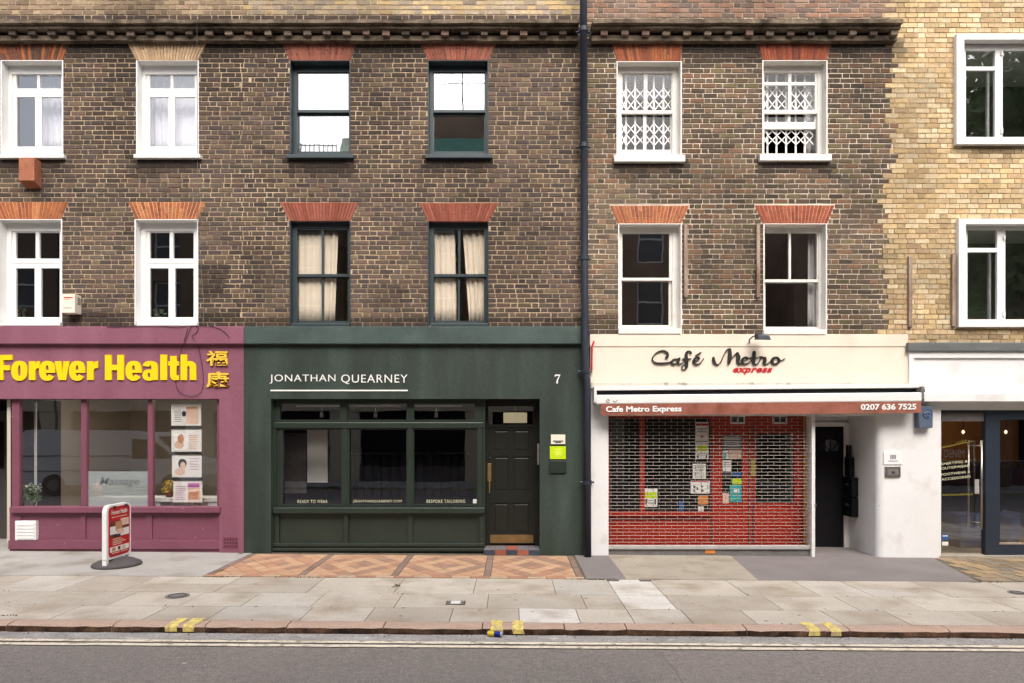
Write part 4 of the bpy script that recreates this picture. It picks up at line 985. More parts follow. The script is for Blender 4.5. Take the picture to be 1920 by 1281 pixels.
let_r(56.8); let_e(91); letter(lambda g: (poly(g,[(105,678),(112.4,713),(119.3,713),(119.3,702),(117.6,678)]), poly(g,[(119.3,702),(119.3,713),(126,713),(132.8,678),(121.4,678)],-.0335)))
let_e(147); let_r(165.6)
letter(lambda g: (bar(g,199,666,211.5,713), bar(g,222,666,234.5,713), bar(g,211.5,684.5,222,694.5)))
let_e(252.5); letter(lambda g: (ring(g,283.6,690,14.4,12.6,12,8,0,165), bar(g,286,690,298,713,-.0335), ring(g,281.3,703.8,12,10.6,9.5,6,Y0=-.033)))
letter(lambda g: bar(g,302.5,665.5,315,713)); letter(lambda g: (bar(g,321,668,333,706), bar(g,317.5,678,337,686.5,-.0335), poly(g,[(321,706),(323,711),(328,713.6),(337.5,712.6),(337.5,704),(333,704.5),(333,700)],-.033)))
letter(lambda g: (bar(g,340.5,665.5,352.5,713), ring(g,355.2,691,14.3,13.6,12,9,0,150), bar(g,357.5,690,369.5,713,-.0335)))
sg = thing('shop_sign', 'two gold Chinese characters one above the other on the maroon fascia', 'sign', base(408, 727))
lettering('\u798f', (388, 658, 428, 686), -.012, M['gold_letter'], .03, sg, split=False, bold=.018)
lettering('\u5eb7', (388, 697, 431, 727), -.012, M['gold_letter'], .03, sg, split=False, bold=.018)
sg = thing('shop_sign', 'thin white capitals reading JONATHAN QUEARNEY underlined on the green fascia', 'sign', base(635, 733))
lettering('JONATHAN', (506, 702.5, 629, 719.5), -.012, M['white_print'], .01, sg, bold=-.006, spacing=1.12)
lettering('QUEARNEY', (640, 702.5, 764, 720.5), -.012, M['white_print'], .01, sg, bold=-.006, spacing=1.12)
pr(sg, 507, 731, 764.5, 733.6, -.012, M['white_print'], 'underline', .012)
nb = thing('house_number', 'white numeral 7 on the dark green fascia above the doorway', 'number', base(1045, 718))
k = G(); stroke(k, [(1041,706,1.4),(1041.5,703.6,2.2),(1046,703.6,2.4),(1050,703.4,1.6)], -.02, -.012); stroke(k, [(1050,703.4,1.4),(1047,709,1.8),(1045,714,2.6),(1044.5,718,3)], -.02, -.012); k.build('digit', M['white_print'], nb)

sg = thing('shop_sign', 'black flowing script reading Cafe Metro on the cream fascia', 'sign', base(1347, 690))
def q(pts): return [(1200 + x/6.4, 620 + y/6.4, w/6.4) for x, y, w in pts]
LET = {
 'C': [[(322,322,34),(336,290,26),(318,256,22),(270,243,20),(205,262,14),(158,312,11),(152,355,15),(190,389,22),(270,394,26),(340,386,20),(375,370,10)]],
 'a': [[(452,342,12),(418,342,18),(385,368,26),(385,400,24),(425,400,18),(455,370,10)],[(472,336,30),(458,380,32),(470,403,20),(510,388,8),(540,350,7)]],
 'f': [[(612,268,26),(596,248,16),(566,256,22),(556,300,36),(560,370,38),(562,430,32),(545,462,14),(515,468,10),(500,445,8),(525,412,8),(580,372,8)],[(515,338,10),(612,338,12)]],
 'e': [[(632,378,8),(690,354,10),(716,335,14),(700,318,14),(665,330,24),(645,372,30),(665,402,24),(715,396,12),(748,362,9),(764,335,9)],[(668,296,7),(700,282,14),(730,266,18)]],
 'M': [[(884,326,26),(888,365,36),(908,402,26),(940,408,12),(975,370,9),(1010,290,9),(1045,232,12),(1075,222,18)],[(1080,225,30),(1082,290,44),(1074,360,42),(1066,390,30)],[(1078,375,8),(1120,312,9),(1165,266,14)],[(1172,268,26),(1184,320,44),(1178,378,34),(1205,402,16),(1240,380,8)]],
 'e.001': [[(1222,376,8),(1270,352,9),(1296,335,12),(1280,316,13),(1245,330,24),(1225,370,30),(1245,401,24),(1300,392,11),(1350,345,8)]],
 't': [[(1372,262,38),(1366,330,44),(1364,385,38),(1385,406,18),(1425,388,8),(1455,318,8)],[(1312,326,10),(1415,326,11)]],
 'r': [[(1436,312,10),(1460,318,22),(1490,325,16),(1506,326,22),(1500,365,40),(1492,396,32),(1520,404,12),(1565,370,8),(1590,345,8)]],
 'o': [[(1650,318,12),(1606,330,28),(1588,370,34),(1612,402,24),(1655,390,24),(1676,352,24),(1650,318,12)],[(1655,345,8),(1695,358,9),(1742,334,8)]],
}
for nm, strokes in LET.items():
    k = G()
    for i, s_ in enumerate(strokes): stroke(k, q(s_), -.068 - .0015*i, -.046)
    k.build('letter', M['black_letter'], sg)
sg = thing('shop_sign', 'small slanted red lettering reading express below the black script', 'sign', base(1411, 700))
lettering('express', (1374, 690, 1448, 702), -.042, M['red_print'], .012, sg, bold=.035, shear=.35, spacing=1.12)

# awning
aw = thing('awning', 'rolled up white awning with a brown printed valance over the shutter', 'awning', base(1430, 776, -.3))
tilt = lambda x, y, z: (x, y, z + (x - 3.9) * .0082)
G().pbox(1114, 722, 1736, 729.5, -.2, -.02).move(tilt).build('cover', M['awning_white'], aw, bevel=.006)
G().pbox(1118, 729.5, 1732, 740, -.05, -.025).move(tilt).build('back_plate', M['black'], aw)
yy, zz = -.1, wz(735, -.1); G().tube([(wx(1120,yy), yy, zz + (wx(1120)-3.9)*.0082), (wx(1732,yy), yy, zz + (wx(1732)-3.9)*.0082)], .035, 10).build('roll', M['cloth_dark'], aw, smooth=True)
G().pbox(1117, 738, 1729, 755.5, -.29, -.1).move(tilt).build('front_bar', M['awning_white'], aw, bevel=.02)
g = G(); n = 60; a, b = wx(1127,-.285), wx(1727,-.285); zt, zb = wz(755,-.285), wz(776.5,-.285)
for i in range(n+1):
    x = a + (b-a)*i/n; w = .004*math.sin(i*.9) + .003*math.sin(i*2.3); e = .003*math.sin(i*1.3)
    g.v += [tilt(x, -.285, zt), tilt(x, -.285 + w, zb + e), tilt(x, -.281, zt), tilt(x, -.281 + w, zb + e)]
for i in range(n):
    p = i*4; g.f += [(p+1,p+5,p+4,p), (p+2,p+6,p+7,p+3), (p+1,p+3,p+7,p+5)]; g.m += [0]*3; g.c += [None]*3
vl = g.build('valance', M['valance'], aw)
vt = lambda x, y, z: tilt(x, y, z)
lettering('Cafe Metro Express', (1136, 759.5, 1278, 773.5), -.291, M['white_print'], .002, vl, 'lettering', bold=.03, split=False, fn=vt)
lettering('0207 636 7525', (1614, 757.5+1.5, 1718, 769+1.5), -.291, M['white_print'], .002, vl, 'lettering', bold=.03, split=False, fn=vt)
for x in (1116, 1730): G().pbox(x-2, 727, x+3, 752, -.27, -.03).move(tilt).build('end_cap', M['iron'] if x > 1500 else M['awning_white'], aw, bevel=.01)
k = G(); k.tube([(wx(1140,-.29)+.022*math.cos(t*.7), -.291, tilt(wx(1140,-.29),0,wz(749.5,-.29))[2]+.022*math.sin(t*.7)) for t in range(9)], .006, 6); k.build('print', M['dark_print'], vl)
k = G(); k.tube([(wx(1149,-.29), -.291, wz(749,-.29)), (wx(1153,-.29), -.291, wz(752,-.29)), (wx(1158,-.29), -.291, wz(748,-.29))], .006, 6).move(tilt); k.build('print', M['grey_print'], vl)

# roller shutter grille
sh = thing('roller_shutter', 'closed steel grille shutter of brick bond links before the red cafe front', 'shutter', (wx(1330, .06), .06, gz(wx(1330))))
YG, top_, bot_ = .06, 779, 1023
rm = G().tube([(wx(1140,YG), 0, 0), (wx(1521,YG), 0, 0)], .0037, 6).mesh('rod', M['rod']); nrow = 40
for i in range(nrow):
    o = bpy.data.objects.new('rod', rm); COL.objects.link(o); o.location = (0, YG, wz(top_ + (bot_-top_)*i/(nrow-1), YG)); child(o, sh)
g = G(); r = random.Random(4); pit = 22.6
for i in range(nrow - 1):
    y0, y1 = [top_ + (bot_-top_)*(i+k)/(nrow-1) for k in (0, 1)]; x = 1140 + (pit*.25 if i % 2 else pit*.75)
    while x < 1521:
        xx, w = wx(x, YG), .0032; z0, z1 = wz(y1, YG), wz(y0, YG); g.box(xx-w, xx+w, YG-.009, YG+.009, z0-.006, z1+.006); x += pit
g.build('link', M['rod'], sh)['kind'] = 'stuff'
k = G(); k.pbox(1140, 1023, 1524, 1030, .02, .1); br = k.build('bottom_rail', M['steel'], sh, bevel=.006)
G().pbox(1140, 1030.5, 1524, 1043, .035, .09).build('skirt', M['iron'], sh)
G().pbox(1140, 1029.6, 1524, 1031, .012, .1).build('seam', M['iron'], sh)
G().pbox(1322, 1031, 1341, 1038, .025, .036).build('lock', M['orange_print'], br)
G().pbox(1136.5, 776, 1141, 1048, .0, .12).build('guide_rail', M['awning_white'], sh)
G().pbox(1522, 774, 1528.5, 1048, -.03, .12).build('guide_rail', M['awning_white'], sh, bevel=.004)
G().pbox(1527.5, 945, 1530.5, 950, -.035, -.0).build('latch', M['iron'], sh)

# plates, boxes, battens on the walls
def plate_thing(name, label, cat, x0, y0, x1, y1, Y0, Y1, m, bevel=.004):
    t = thing(name, label, cat, base((x0+x1)/2, y1, Y0)); o = G().pbox(x0, y0, x1, y1, Y0, Y1).build('body', m, t, bevel=bevel); return t
t = plate_thing('door_buzzer', 'white intercom plate above the lime sign by the green doorway', 'intercom', 1033, 815, 1060, 833, -.035, -.012, M['box_cream']); pr(t, 1037, 826, 1056, 829, -.035, M['grey_print']); pr(t, 1041, 828.5, 1052, 830.5, -.0355, M['dark_print'])
t = plate_thing('wall_sign', 'small lime yellow square sign with a pale round emblem by the green doorway', 'sign', 1031, 837, 1061, 861, -.03, -.012, M['lime'], .002)
k = G(); cx, cz = wx(1046,-.03), wz(849,-.03); k.tube([(cx,-.032,cz),(cx,-.0295,cz)], .068, 20); k.build('emblem', M['lime_pale'], t)
k = G(); k.tube([(cx+.05*math.cos(a*.314),-.0325,cz+.05*math.sin(a*.314)) for a in range(21)], .004, 4); k.build('ring', M['lime'], t)
plate_thing('letter_box', 'dark green square plate below the lime sign by the green doorway', 'wall plate', 1031, 864, 1062, 887, -.04, -.012, M['green_wood'])
t = thing('entry_keypad', 'grey entry keypad on the side of the dark green doorway', 'keypad', (wx(1009), .12, wz(872))); G().box(wx(1012)-.035, wx(1012)-.001, .05, .2, wz(872), wz(832)).build('body', M['iron'], t, bevel=.006); G().box(wx(1012)-.038, wx(1012)-.034, .08, .17, wz(850), wz(838)).build('buttons', M['dark_print'], t)
t = plate_thing('alarm_box', 'cream alarm box with faded red print beside the white upper window', 'alarm', 116, 551.5, 140, 587, -.168, .0, M['box_cream'], .008)
pr(t, 119.5, 557, 136.5, 559, -.168, M['red_print']); pr(t, 119.5, 561, 131, 562, -.168, M['orange_print']); pr(t, 119.5, 577, 134, 578, -.168, M['grey_print'])
for i in range(4): k = G(); xx = wx(140,-.168); k.box(xx-.004, xx+.004, -.1, -.03, wz(559+i*3.4,-.1)-.009, wz(559+i*3.4,-.1)+.002); k.build('slot', M['dark_print'], t)
t = thing('wall_box', 'rusty terracotta coloured box hung under the white window sill', 'wall box', base(52, 345, -.17))
a = R(35, 296, 64, 341, -.17); k = G(); z0, z1 = a[1], a[3]
k.v = [(a[0],-.17,z0+.02),(a[2],-.17,z0+.02),(a[2],.0,z0-.05),(a[0],.0,z0-.05),(a[0],-.17,z1),(a[2],-.17,z1),(a[2],.0,z1),(a[0],.0,z1)]
k.f = [(0,1,5,4),(1,2,6,5),(3,0,4,7),(4,5,6,7),(3,2,1,0),(2,3,7,6)]; k.m = [0]*6; k.c = [None]*6; k.build('body', M['terracotta'], t, bevel=.006)
t = thing('alarm_box', 'slate blue alarm box with a round emblem beside the end of the awning', 'alarm', base(1735, 803, -.14))
k = G(); a = R(1722, 761, 1750, 803, -.14); k.box(a[0], a[2], -.14, -.02, a[1], a[3]); k.build('body', M['box_shade'], t, bevel=.02)
k = G(); cx, cz = wx(1739,-.14), wz(776,-.14); k.tube([(cx,-.144,cz),(cx,-.138,cz)], .075, 20); k.build('emblem', M['grey_print'], t)
k = G(); k.tube([(cx+.066*math.cos(a_*.314),-.146,cz+.066*math.sin(a_*.314)) for a_ in range(21)], .008, 4); k.tube([(cx-.04,-.147,cz-.01),(cx,-.147,cz+.02),(cx+.04,-.147,cz-.01)], .012, 5); k.tube([(cx-.02,-.147,cz-.03),(cx+.02,-.147,cz-.03)], .012, 5); k.build('ring', M['blue_print'], t)
pr(t, 1724, 791, 1748, 802, -.141, M['box_shade'], 'panel', .006)
t = plate_thing('wall_plaque', 'small white plaque with a grey emblem on the white pier', 'plaque', 1657, 848, 1692, 871, -.035, -.02, M['plastic_white'], .002)
for i in range(4): pr(t, 1669.5 + i*2.8, 853, 1671.3 + i*2.8, 861, -.035, M['grey_print'])
pr(t, 1666, 864, 1684, 865.2, -.035, M['blue_print'])
t = plate_thing('door_buzzer', 'brushed metal intercom below the plaque on the white pier', 'intercom', 1660, 875, 1689, 895, -.045, -.02, M['brushed'], .004); pr(t, 1664, 879, 1685, 891, -.045, M['iron']); pr(t, 1672, 884, 1678, 888, -.047, M['dark_print'])
for lab, x, y0, y1 in (('grey timber batten just beside the single paned cafe window', 1283, 419, 557), ('grey timber batten just before the cafe window with the white net', 1419, 419, 557),
                       ('brown timber batten at the edge of the yellow brickwork', 1704.5, 480, 613), ('brown timber batten touching the white boxed lower window', 1786, 476, 612)):
    t = thing('timber_batten', lab, 'batten', base(x + 3, y1, -.05), group='timber battens on the walls')
    G().pbox(x, y0, x+6.5, y1, -.05, -.002).build('board', M['wood_grey'], t, bevel=.004); G().pbox(x+1, y1-1, x+5.5, y1+2, -.04, -.004).build('bracket', M['iron'], t)
t = thing('floodlight', 'small dark floodlight on a bent arm over the cream fascia', 'lamp', base(1432, 640, -.3))
k = G(); a = R(1420, 627, 1440, 637, -.3); k.v = [(a[0],-.34,a[1]),(a[2]+.035,-.34,a[1]-.01),(a[2],-.2,a[1]+.01),(a[0]-.01,-.2,a[1]+.01),(a[0],-.33,a[3]-.02),(a[2]+.01,-.33,a[3]-.02),(a[2]-.02,-.2,a[3]+.03),(a[0]-.01,-.2,a[3]+.03)]
k.f = [(0,1,5,4),(1,2,6,5),(3,0,4,7),(4,5,6,7),(3,2,1,0),(2,3,7,6)]; k.m = [0]*6; k.c = [None]*6; k.build('head', M['pipe'], t, bevel=.006)
G().tube([(wx(1403), -.05, wz(644)), (wx(1405,-.12), -.12, wz(637,-.12)), (wx(1412,-.2), -.2, wz(631,-.2)), (wx(1424,-.24), -.24, wz(629,-.24))], .012, 6).build('arm', M['iron'], t)
t = thing('awning_hook', 'red painted metal hook at the end of the cream fascia', 'hook', base(1110, 698, -.06)); G().tube([(wx(1114,-.07), -.07, wz(640,-.07)), (wx(1110,-.08), -.08, wz(650,-.08)), (wx(1109.5,-.07), -.07, wz(697,-.07))], .014, 6).build('rod', M['red_print'], t)

# cables
def cable(label, pts, rad=.006, m='black', cat='cable'):
    P = catmull([(wx(x, Y), Y, wz(y, Y)) for x, y, Y in pts], 5); return tag(G().tube(P, rad, 5).build('cable', M[m]), label, cat)
cable('thin black cable hanging in a long loop on the maroon fascia', [(352,615,-.1),(345,640,-.1),(338,665,-.03),(331,700,-.03),(330,722,-.03),(340,738,-.03),(362,743,-.03),(378,733,-.03),(381,705,-.03),(376,670,-.03),(372,650,-.03)], .0035)
cable('tangle of black cable at the top of the maroon band', [(345,648,-.1),(352,628,-.1),(360,612,-.1),(372,614,-.1),(368,624,-.1),(360,630,-.1),(366,640,-.1)], .004)
cable('black cable trailing along the top edge of the maroon band', [(200,613,-.1),(250,612.5,-.1),(300,612,-.1),(330,614,-.1),(360,611,-.1),(400,613,-.1),(420,622,-.1),(430,634,-.1)], .004)
cable('thin grey wire running straight down past the tan arch', [(369,36,-.29),(369.5,120,-.05),(370.5,300,-.02),(371,420,-.02),(377,500,-.02),(381,560,-.02),(382,611,-.02)], .004, 'grey_print', 'wire')

# pavement sign
ps = thing('pavement_sign', 'white framed swing sign with a red massage poster on a rubber base', 'pavement sign', (-5.57, -1.05, gz(-5.57)))
X0, Y0s, gb = -5.535, -1.35, gz(-5.57)
mp = lambda x, y, z: (X0 - y, Y0s + x, gb + z)
def rrect(x0, x1, z0, z1, rad, low=0): 
    P = [(x0, z0), (x1, z0)] if not low else [(x0+rad*math.cos(a)+rad, z0+rad+rad*math.sin(a)) for a in (math.pi, 1.25*math.pi, 1.5*math.pi)] + [(x1-rad+rad*math.cos(a), z0+rad+rad*math.sin(a)) for a in (1.5*math.pi, 1.75*math.pi, 2*math.pi)]
    for k in range(7): a = k*math.pi/12; P.append((x1-rad+rad*math.cos(a), z1-rad+rad*math.sin(a)))
    for k in range(7): a = math.pi/2 + k*math.pi/12; P.append((x0+rad+rad*math.cos(a), z1-rad+rad*math.sin(a)))
    return P
G().prism(rrect(0, .6, .12, .872, .1), 0, .06).move(mp).build('frame', M['plastic_white'], ps, bevel=.012)
k = G(); k.box(0, .055, .002, .058, .0, .13); k.box(.545, .6, .002, .058, .06, .13); k.move(mp).build('leg', M['plastic_white'], ps)
panel = G().prism(rrect(.045, .56, .15, .84, .06, 1), -.004, .002).move(mp).build('poster', M['red_print'], ps)
def pp(u0, u1, z0, z1, m, y=-.006): return G().box(u0, u1, y, -.003, z0, z1).move(mp).build('print', M[m], panel)
pp(.075, .535, .42, .64, 'brown_print'); pp(.075, .25, .46, .57, 'paper', -.0075); pp(.30, .535, .42, .52, 'paper', -.0075); pp(.33, .53, .56, .66, 'skin_print', -.0075); pp(.2, .36, .50, .63, 'tan_print', -.009); pp(.24, .40, .45, .52, 'skin_print', -.0095); pp(.14, .32, .415, .45, 'dark_print', -.0105)
pp(.075, .535, .215, .285, 'paper'); pp(.26, .32, .23, .275, 'brown_print', -.008); pp(.36, .44, .225, .28, 'skin_print', -.008); pp(.12, .2, .225, .275, 'tan_print', -.008)
v, f = text_islands('Forever Health', 1, .01, 1.0); k = G(); xs = [p[0] for p in v]; w = max(xs) - min(xs)
k.v = [mp(.11 + (p[0]-min(xs))/w*.38, -.007 - .001*p[2], .735 + p[1]*.09) for p in v]; k.f = f; k.m = [0]*len(f); k.c = [None]*len(f); k.build('lettering', M['paper'], panel)
for z, a, b in ((.69,.12,.48),(.385,.14,.34),(.36,.14,.40),(.335,.14,.46),(.31,.14,.36),(.19,.12,.30),(.19,.34,.5)): pp(a, b, z, z+.011, 'skin_print', -.007)
for u in (.15, .43): G().box(u, u+.06, -.012, -.002, .815, .85).move(mp).build('clip', M['dark_print'], ps)
k = G(); n = 26
for (rad, z) in ((.30,.0),(.315,.02),(.30,.045),(.22,.085),(.10,.115),(.001,.122)):
    k.v += [(-5.565 + rad*1.0*math.cos(2*math.pi*i/n), -1.05 + rad*1.05*math.sin(2*math.pi*i/n), gb+z) for i in range(n)]
for j in range(5):
    for i in range(n): k.f.append((j*n+i, j*n+(i+1)%n, (j+1)*n+(i+1)%n, (j+1)*n+i)); k.m.append(0); k.c.append(None)
k.build('base', M['rubber'], ps, smooth=True)

# can, covers, litter, moss
cn = thing('drink_can', 'crushed blue and yellow drink can lying in the gutter', 'can', (wx(928,-4.0), -4.0, gz(0)-.075))
cy, cz = -4.02, gz(-.17) - .075 + .028
for nm, x0, x1, m, rad in (('body', 916, 931, 'can_yellow', .027), ('band', 927, 939, 'can_blue', .0275), ('end', 939, 942, 'can_silver', .026), ('tab_end', 914.5, 916, 'can_silver', .022)):
    G().tube([(wx(x0,cy), cy - (x0-928)*.0012, cz), (wx(x1,cy), cy - (x1-928)*.0012, cz)], rad, 16).build(nm, M[m], cn)
def cover(label, x, y, w, d, m, rnd_=False, extra=None):
    t = thing('access_cover', label, 'cover', (x, y, gz(x)), group='small covers let into the pavement'); z = gz(x)
    if rnd_: k = G(); k.tube([(x, y, z-.01), (x, y, z+.006)], w/2, 20); k.build('lid', M[m], t); k = G(); k.tube([(x+w*.36*math.cos(a*.314), y+w*.36*math.sin(a*.314), z+.007) for a in range(21)], .006, 4); k.build('ring', M['dark_print'], t)
    else:
        G().box(x-w/2, x+w/2, y-d/2, y+d/2, z-.01, z+.006).build('lid', M[m], t); G().box(x-w/2-.012, x+w/2+.012, y-d/2-.012, y+d/2+.012, z-.012, z+.0035).build('rim', M['dark_print'], t)
        if extra: G().box(x-w*.28, x+w*.28, y-d*.38, y+d*.38, z, z+.009).build('plate', M[extra], t)
cover('round grey iron cover in the flagstones before the maroon shop', -3.86, -2.79, .26, .26, 'iron', True)
cover('small square cover with a white plate before the green shop', -.63, -3.02, .19, .15, 'iron', extra='white_old')
cover('small oval iron cover in the flagstones near the sett paving', 6.15, -2.35, .2, .2, 'iron', True)
cover('tiny iron cover at one top corner of the pale slab', 1.31, -1.80, .13, .07, 'iron')
cover('tiny iron cover at the other top corner of the pale slab', 1.73, -1.80, .13, .07, 'iron')
g = G(); r = random.Random(31)
for _ in range(420):
    if r.random() < .55: x, y = r.uniform(-9, 9), KF - .006 - abs(r.gauss(0, .05)); z = gz(x) - .074
    else: x, y = r.uniform(-9, 9), r.choice([KB, -3.24, -2.6, -1.735]) + r.gauss(0, .02); z = gz(x) + .001
    s = r.uniform(.003, .012); a = r.uniform(0, 6.28); c, d = math.cos(a)*s, math.sin(a)*s
    g.cc = r.choice([S(90,78,62,.7), S(140,126,104,.7), S(70,62,54,.7), S(196,186,170,.7), S(112,92,60,.7)])
    P = [(x-c, y-d, z), (x+d, y-c*.6, z), (x+c, y+d, z), (x-d*.7, y+c, z)]; T = (x, y, z + s*.8)
    for i in range(4): g.face([P[i], P[(i+1)%4], T])
tag(g.build('litter', M['litter']), 'fine grit and leaf litter along the kerb and joints', 'litter', kind='stuff')
g = G(); r = random.Random(33)
MS = [(1.15,-1.76,.22,.03,90),(.95,-1.75,.2,.02,40),(-1.42,-2.2,.04,.1,60),(-3.95,-1.4,.03,.14,60),(-3.9,-1.76,.3,.02,60),(-2.6,-1.76,.5,.02,60),(-4.2,-.05,.05,.1,60),(-5.2,-3.67,.2,.01,20),(6.2,-1.77,.3,.03,40)]
for (x, y, sx, sy, n) in MS:
    for _ in range(n):
        px_, py_ = x + r.gauss(0, sx*.5), y + r.gauss(0, sy*.5); z = gz(px_) - (.0 if py_ > KF else .074); h = r.uniform(.004, .014); a = r.uniform(0, 6.28); w = r.uniform(.004, .01); dx, dy = math.cos(a)*w, math.sin(a)*w; lx, ly = r.gauss(0,.01), r.gauss(0,.01)
        g.face([(px_-dx, py_-dy, z), (px_+dx, py_+dy, z), (px_+dx*.6+lx, py_+dy*.6+ly, z+h), (px_-dx*.6+lx, py_-dy*.6+ly, z+h)])
tag(g.build('moss', M['moss']), 'patches of moss and weeds in the paving joints', 'moss', kind='stuff')

# ------------------------------------------------------------------ maroon shop window
WORDS = {}
def poster(label, rect, items, lines=(), group=None, Y=.125, m='paper', name='poster', cat='poster'):
    t = thing(name, label, cat, base((rect[0]+rect[2])/2, rect[3], Y), group=group)
    s = G().pbox(*rect, Y, Y + .008).build('sheet', M[m], t)
    for i, (x0, y0, x1, y1, mm) in enumerate(items): pr(s, x0, y0, x1, y1, Y - .0004*(i % 3), M[mm])
    for (x0, x1, y, mm) in lines: pr(s, x0, y, x1, y + .9, Y - .0012, M[mm])
    return t
grp = 'poster holders hung in a column in the maroon shop window'
def oval(t, x, y, rx, ry, m, Y=.1235):
    k = G(); k.prism([(wx(x+rx*math.cos(a*.524), Y), wz(y-ry*math.sin(a*.524), Y)) for a in range(12)], Y-.0015, Y); k.build('print', M[m], t)
P4 = []
P4.append(poster('topmost poster holder with an orange picture beside a grey oval', (321,758,377,798), [(349,763,372,795,'skin_print'),(349,763,370,767,'orange_print')], [(327,340,y,'grey_print') for y in range(770,792,4)], grp))
oval(P4[-1], 345, 776, 4, 5.5, 'dark_print'); oval(P4[-1], 362, 782, 7, 10, 'skin_print', .1222)
P4.append(poster('second poster holder from the top with a pink portrait', (321.5,806,378,847), [(327,812,352,843,'white_print')], [(354,370,y,'orange_print') for y in range(816,842,4)], grp))
oval(P4[-1], 339, 823, 6, 9, 'tan_print', .122); oval(P4[-1], 336, 834, 9, 8, 'skin_print', .1228)
P4.append(poster('third poster holder with a dark haired portrait', (322.5,854.5,378,895), [], [(356,372,y,'purple_print') for y in range(860,884,5)], grp))
oval(P4[-1], 342, 869, 8, 9, 'dark_print', .1232); oval(P4[-1], 343, 873, 5, 7, 'skin_print', .122); oval(P4[-1], 337, 885, 10, 7, 'skin_print', .1226)
P4.append(poster('lowest poster holder with purple top corner and tan picture', (325,903,379,942), [(352,906,374,914,'purple_print'),(352,915,375,938,'skin_print'),(354,922,372,936,'tan_print')], [(329,348,y,'purple_print') for y in range(912,938,4)], grp))
for t, (x, y) in zip(P4, ((349,758),(349.5,806),(350,854.5),(352,903))):
    for sx in (-30, 30):
        for yy in (8, 34): G().pbox(x+sx-2.5, y+yy-.7, x+sx+2.5, y+yy+.7, .126, .131).build('clip', M['brushed'], t)
    G().pbox(x-27, y+41, x+29, y+46, .13, .14).build('ledge', M['dark_print'], t)  # dark strip painted as the gap shadow under each poster, no real ledge
fl = thing('frosted_film', 'frosted band reading Massage across the middle shop pane', 'window film', base(219, 950, .105)); G().pbox(162, 884, 277, 950, .102, .104).build('film', M['frost'], fl)
lettering('Massage', (186, 895, 262, 914), .1015, M['grey_print'], .001, fl, 'lettering', bold=.01, shear=.3, split=False)
ct = thing('shop_counter', 'white display shelf behind the maroon shop panes', 'counter', (wx(285,.5), .5, .1)); G().pbox(164, 934, 408, 941, .32, .75).build('top', M['room_white'], ct); G().pbox(166, 941, 300, 975, .34, .7).build('front', M['room_white'], ct); G().pbox(390, 941, 408, 975, .34, .7).build('front', M['room_white'], ct)
for x in (343, 360): G().pbox(x-1.5, 941, x+1.5, 975, .36, .39).build('leg', M['plastic_white'], ct)
def foliage(g, c, rx, rz, n, r, s=.03):
    for _ in range(n):
        a, b, q_ = r.uniform(0, 6.28), r.uniform(-1, 1), r.random()**.5; x, y, z = c[0] + rx*q_*math.cos(a), c[1] + rx*.8*q_*math.sin(a), c[2] + rz*b*(1 - .3*q_)
        u = Vector((r.gauss(0,1), r.gauss(0,1), r.gauss(0,1))).normalized()*s*r.uniform(.5,1.3); v_ = u.orthogonal().normalized()*s*r.uniform(.3,.6); p = Vector((x,y,z))
        g.face([p-u, p+v_, p+u, p-v_])
r = random.Random(12)
pl = thing('potted_plant', 'leafy plant with pale blossom in the maroon shop window', 'plant', (wx(56,.26), .26, wz(948,.26))); c = base(56, 926, .26)
g = G(); foliage(g, c, .15, .16, 420, r, .034); g.build('leaves', M['plant'], pl); g = G(); foliage(g, (c[0]+.03, c[1]-.03, c[2]+.09), .16, .08, 60, r, .02); g.build('blossom', M['plant_pale'], pl)
G().lathe((c[0], c[1], c[2]-.28), [(.06,0),(.085,.16),(.075,.165)], 14).build('pot', M['iron'], pl)
sl = thing('salt_lamp', 'rounded orange salt lamp on the white shelf behind the frosted pane', 'lamp', base(182, 934, .45)); G().lathe(base(182, 931, .45), [(.04,0),(.085,.04),(.09,.1),(.07,.18),(.03,.22),(.005,.225)], 12).build('crystal', M['salt'], sl, smooth=True); G().lathe(base(182, 935, .45), [(.07,0),(.075,.02)], 12).build('base', M['brown_print'], sl)
fv = thing('flower_vase', 'vase of yellow flowers beside the lowest poster holder', 'vase', base(318, 934, .45)); g = G(); foliage(g, base(317, 914, .45), .1, .12, 150, r, .028); g.build('flowers', M['flower'], fv); G().lathe(base(318, 934, .45), [(.04,0),(.06,.05),(.035,.12)], 12).build('vase', M['brown_print'], fv)
cp = thing('curtain_pole', 'white upright post behind the first maroon shop pane', 'post', base(66, 950, .5)); G().pbox(64, 755, 67, 950, .5, .53).build('post', M['plastic_white'], cp)
for x in (34, 66): pass
dr = thing('inner_door', 'dark maroon inner door at the back of the massage room', 'door', (wx(100,2.6), 2.6, .1)); G().pbox(72, 800, 132, 910, 3.5, 3.56).build('leaf', M['maroon_dark'], dr); G().pbox(84, 842, 94, 845, 3.44, 3.5).build('handle', M['brushed'], dr)

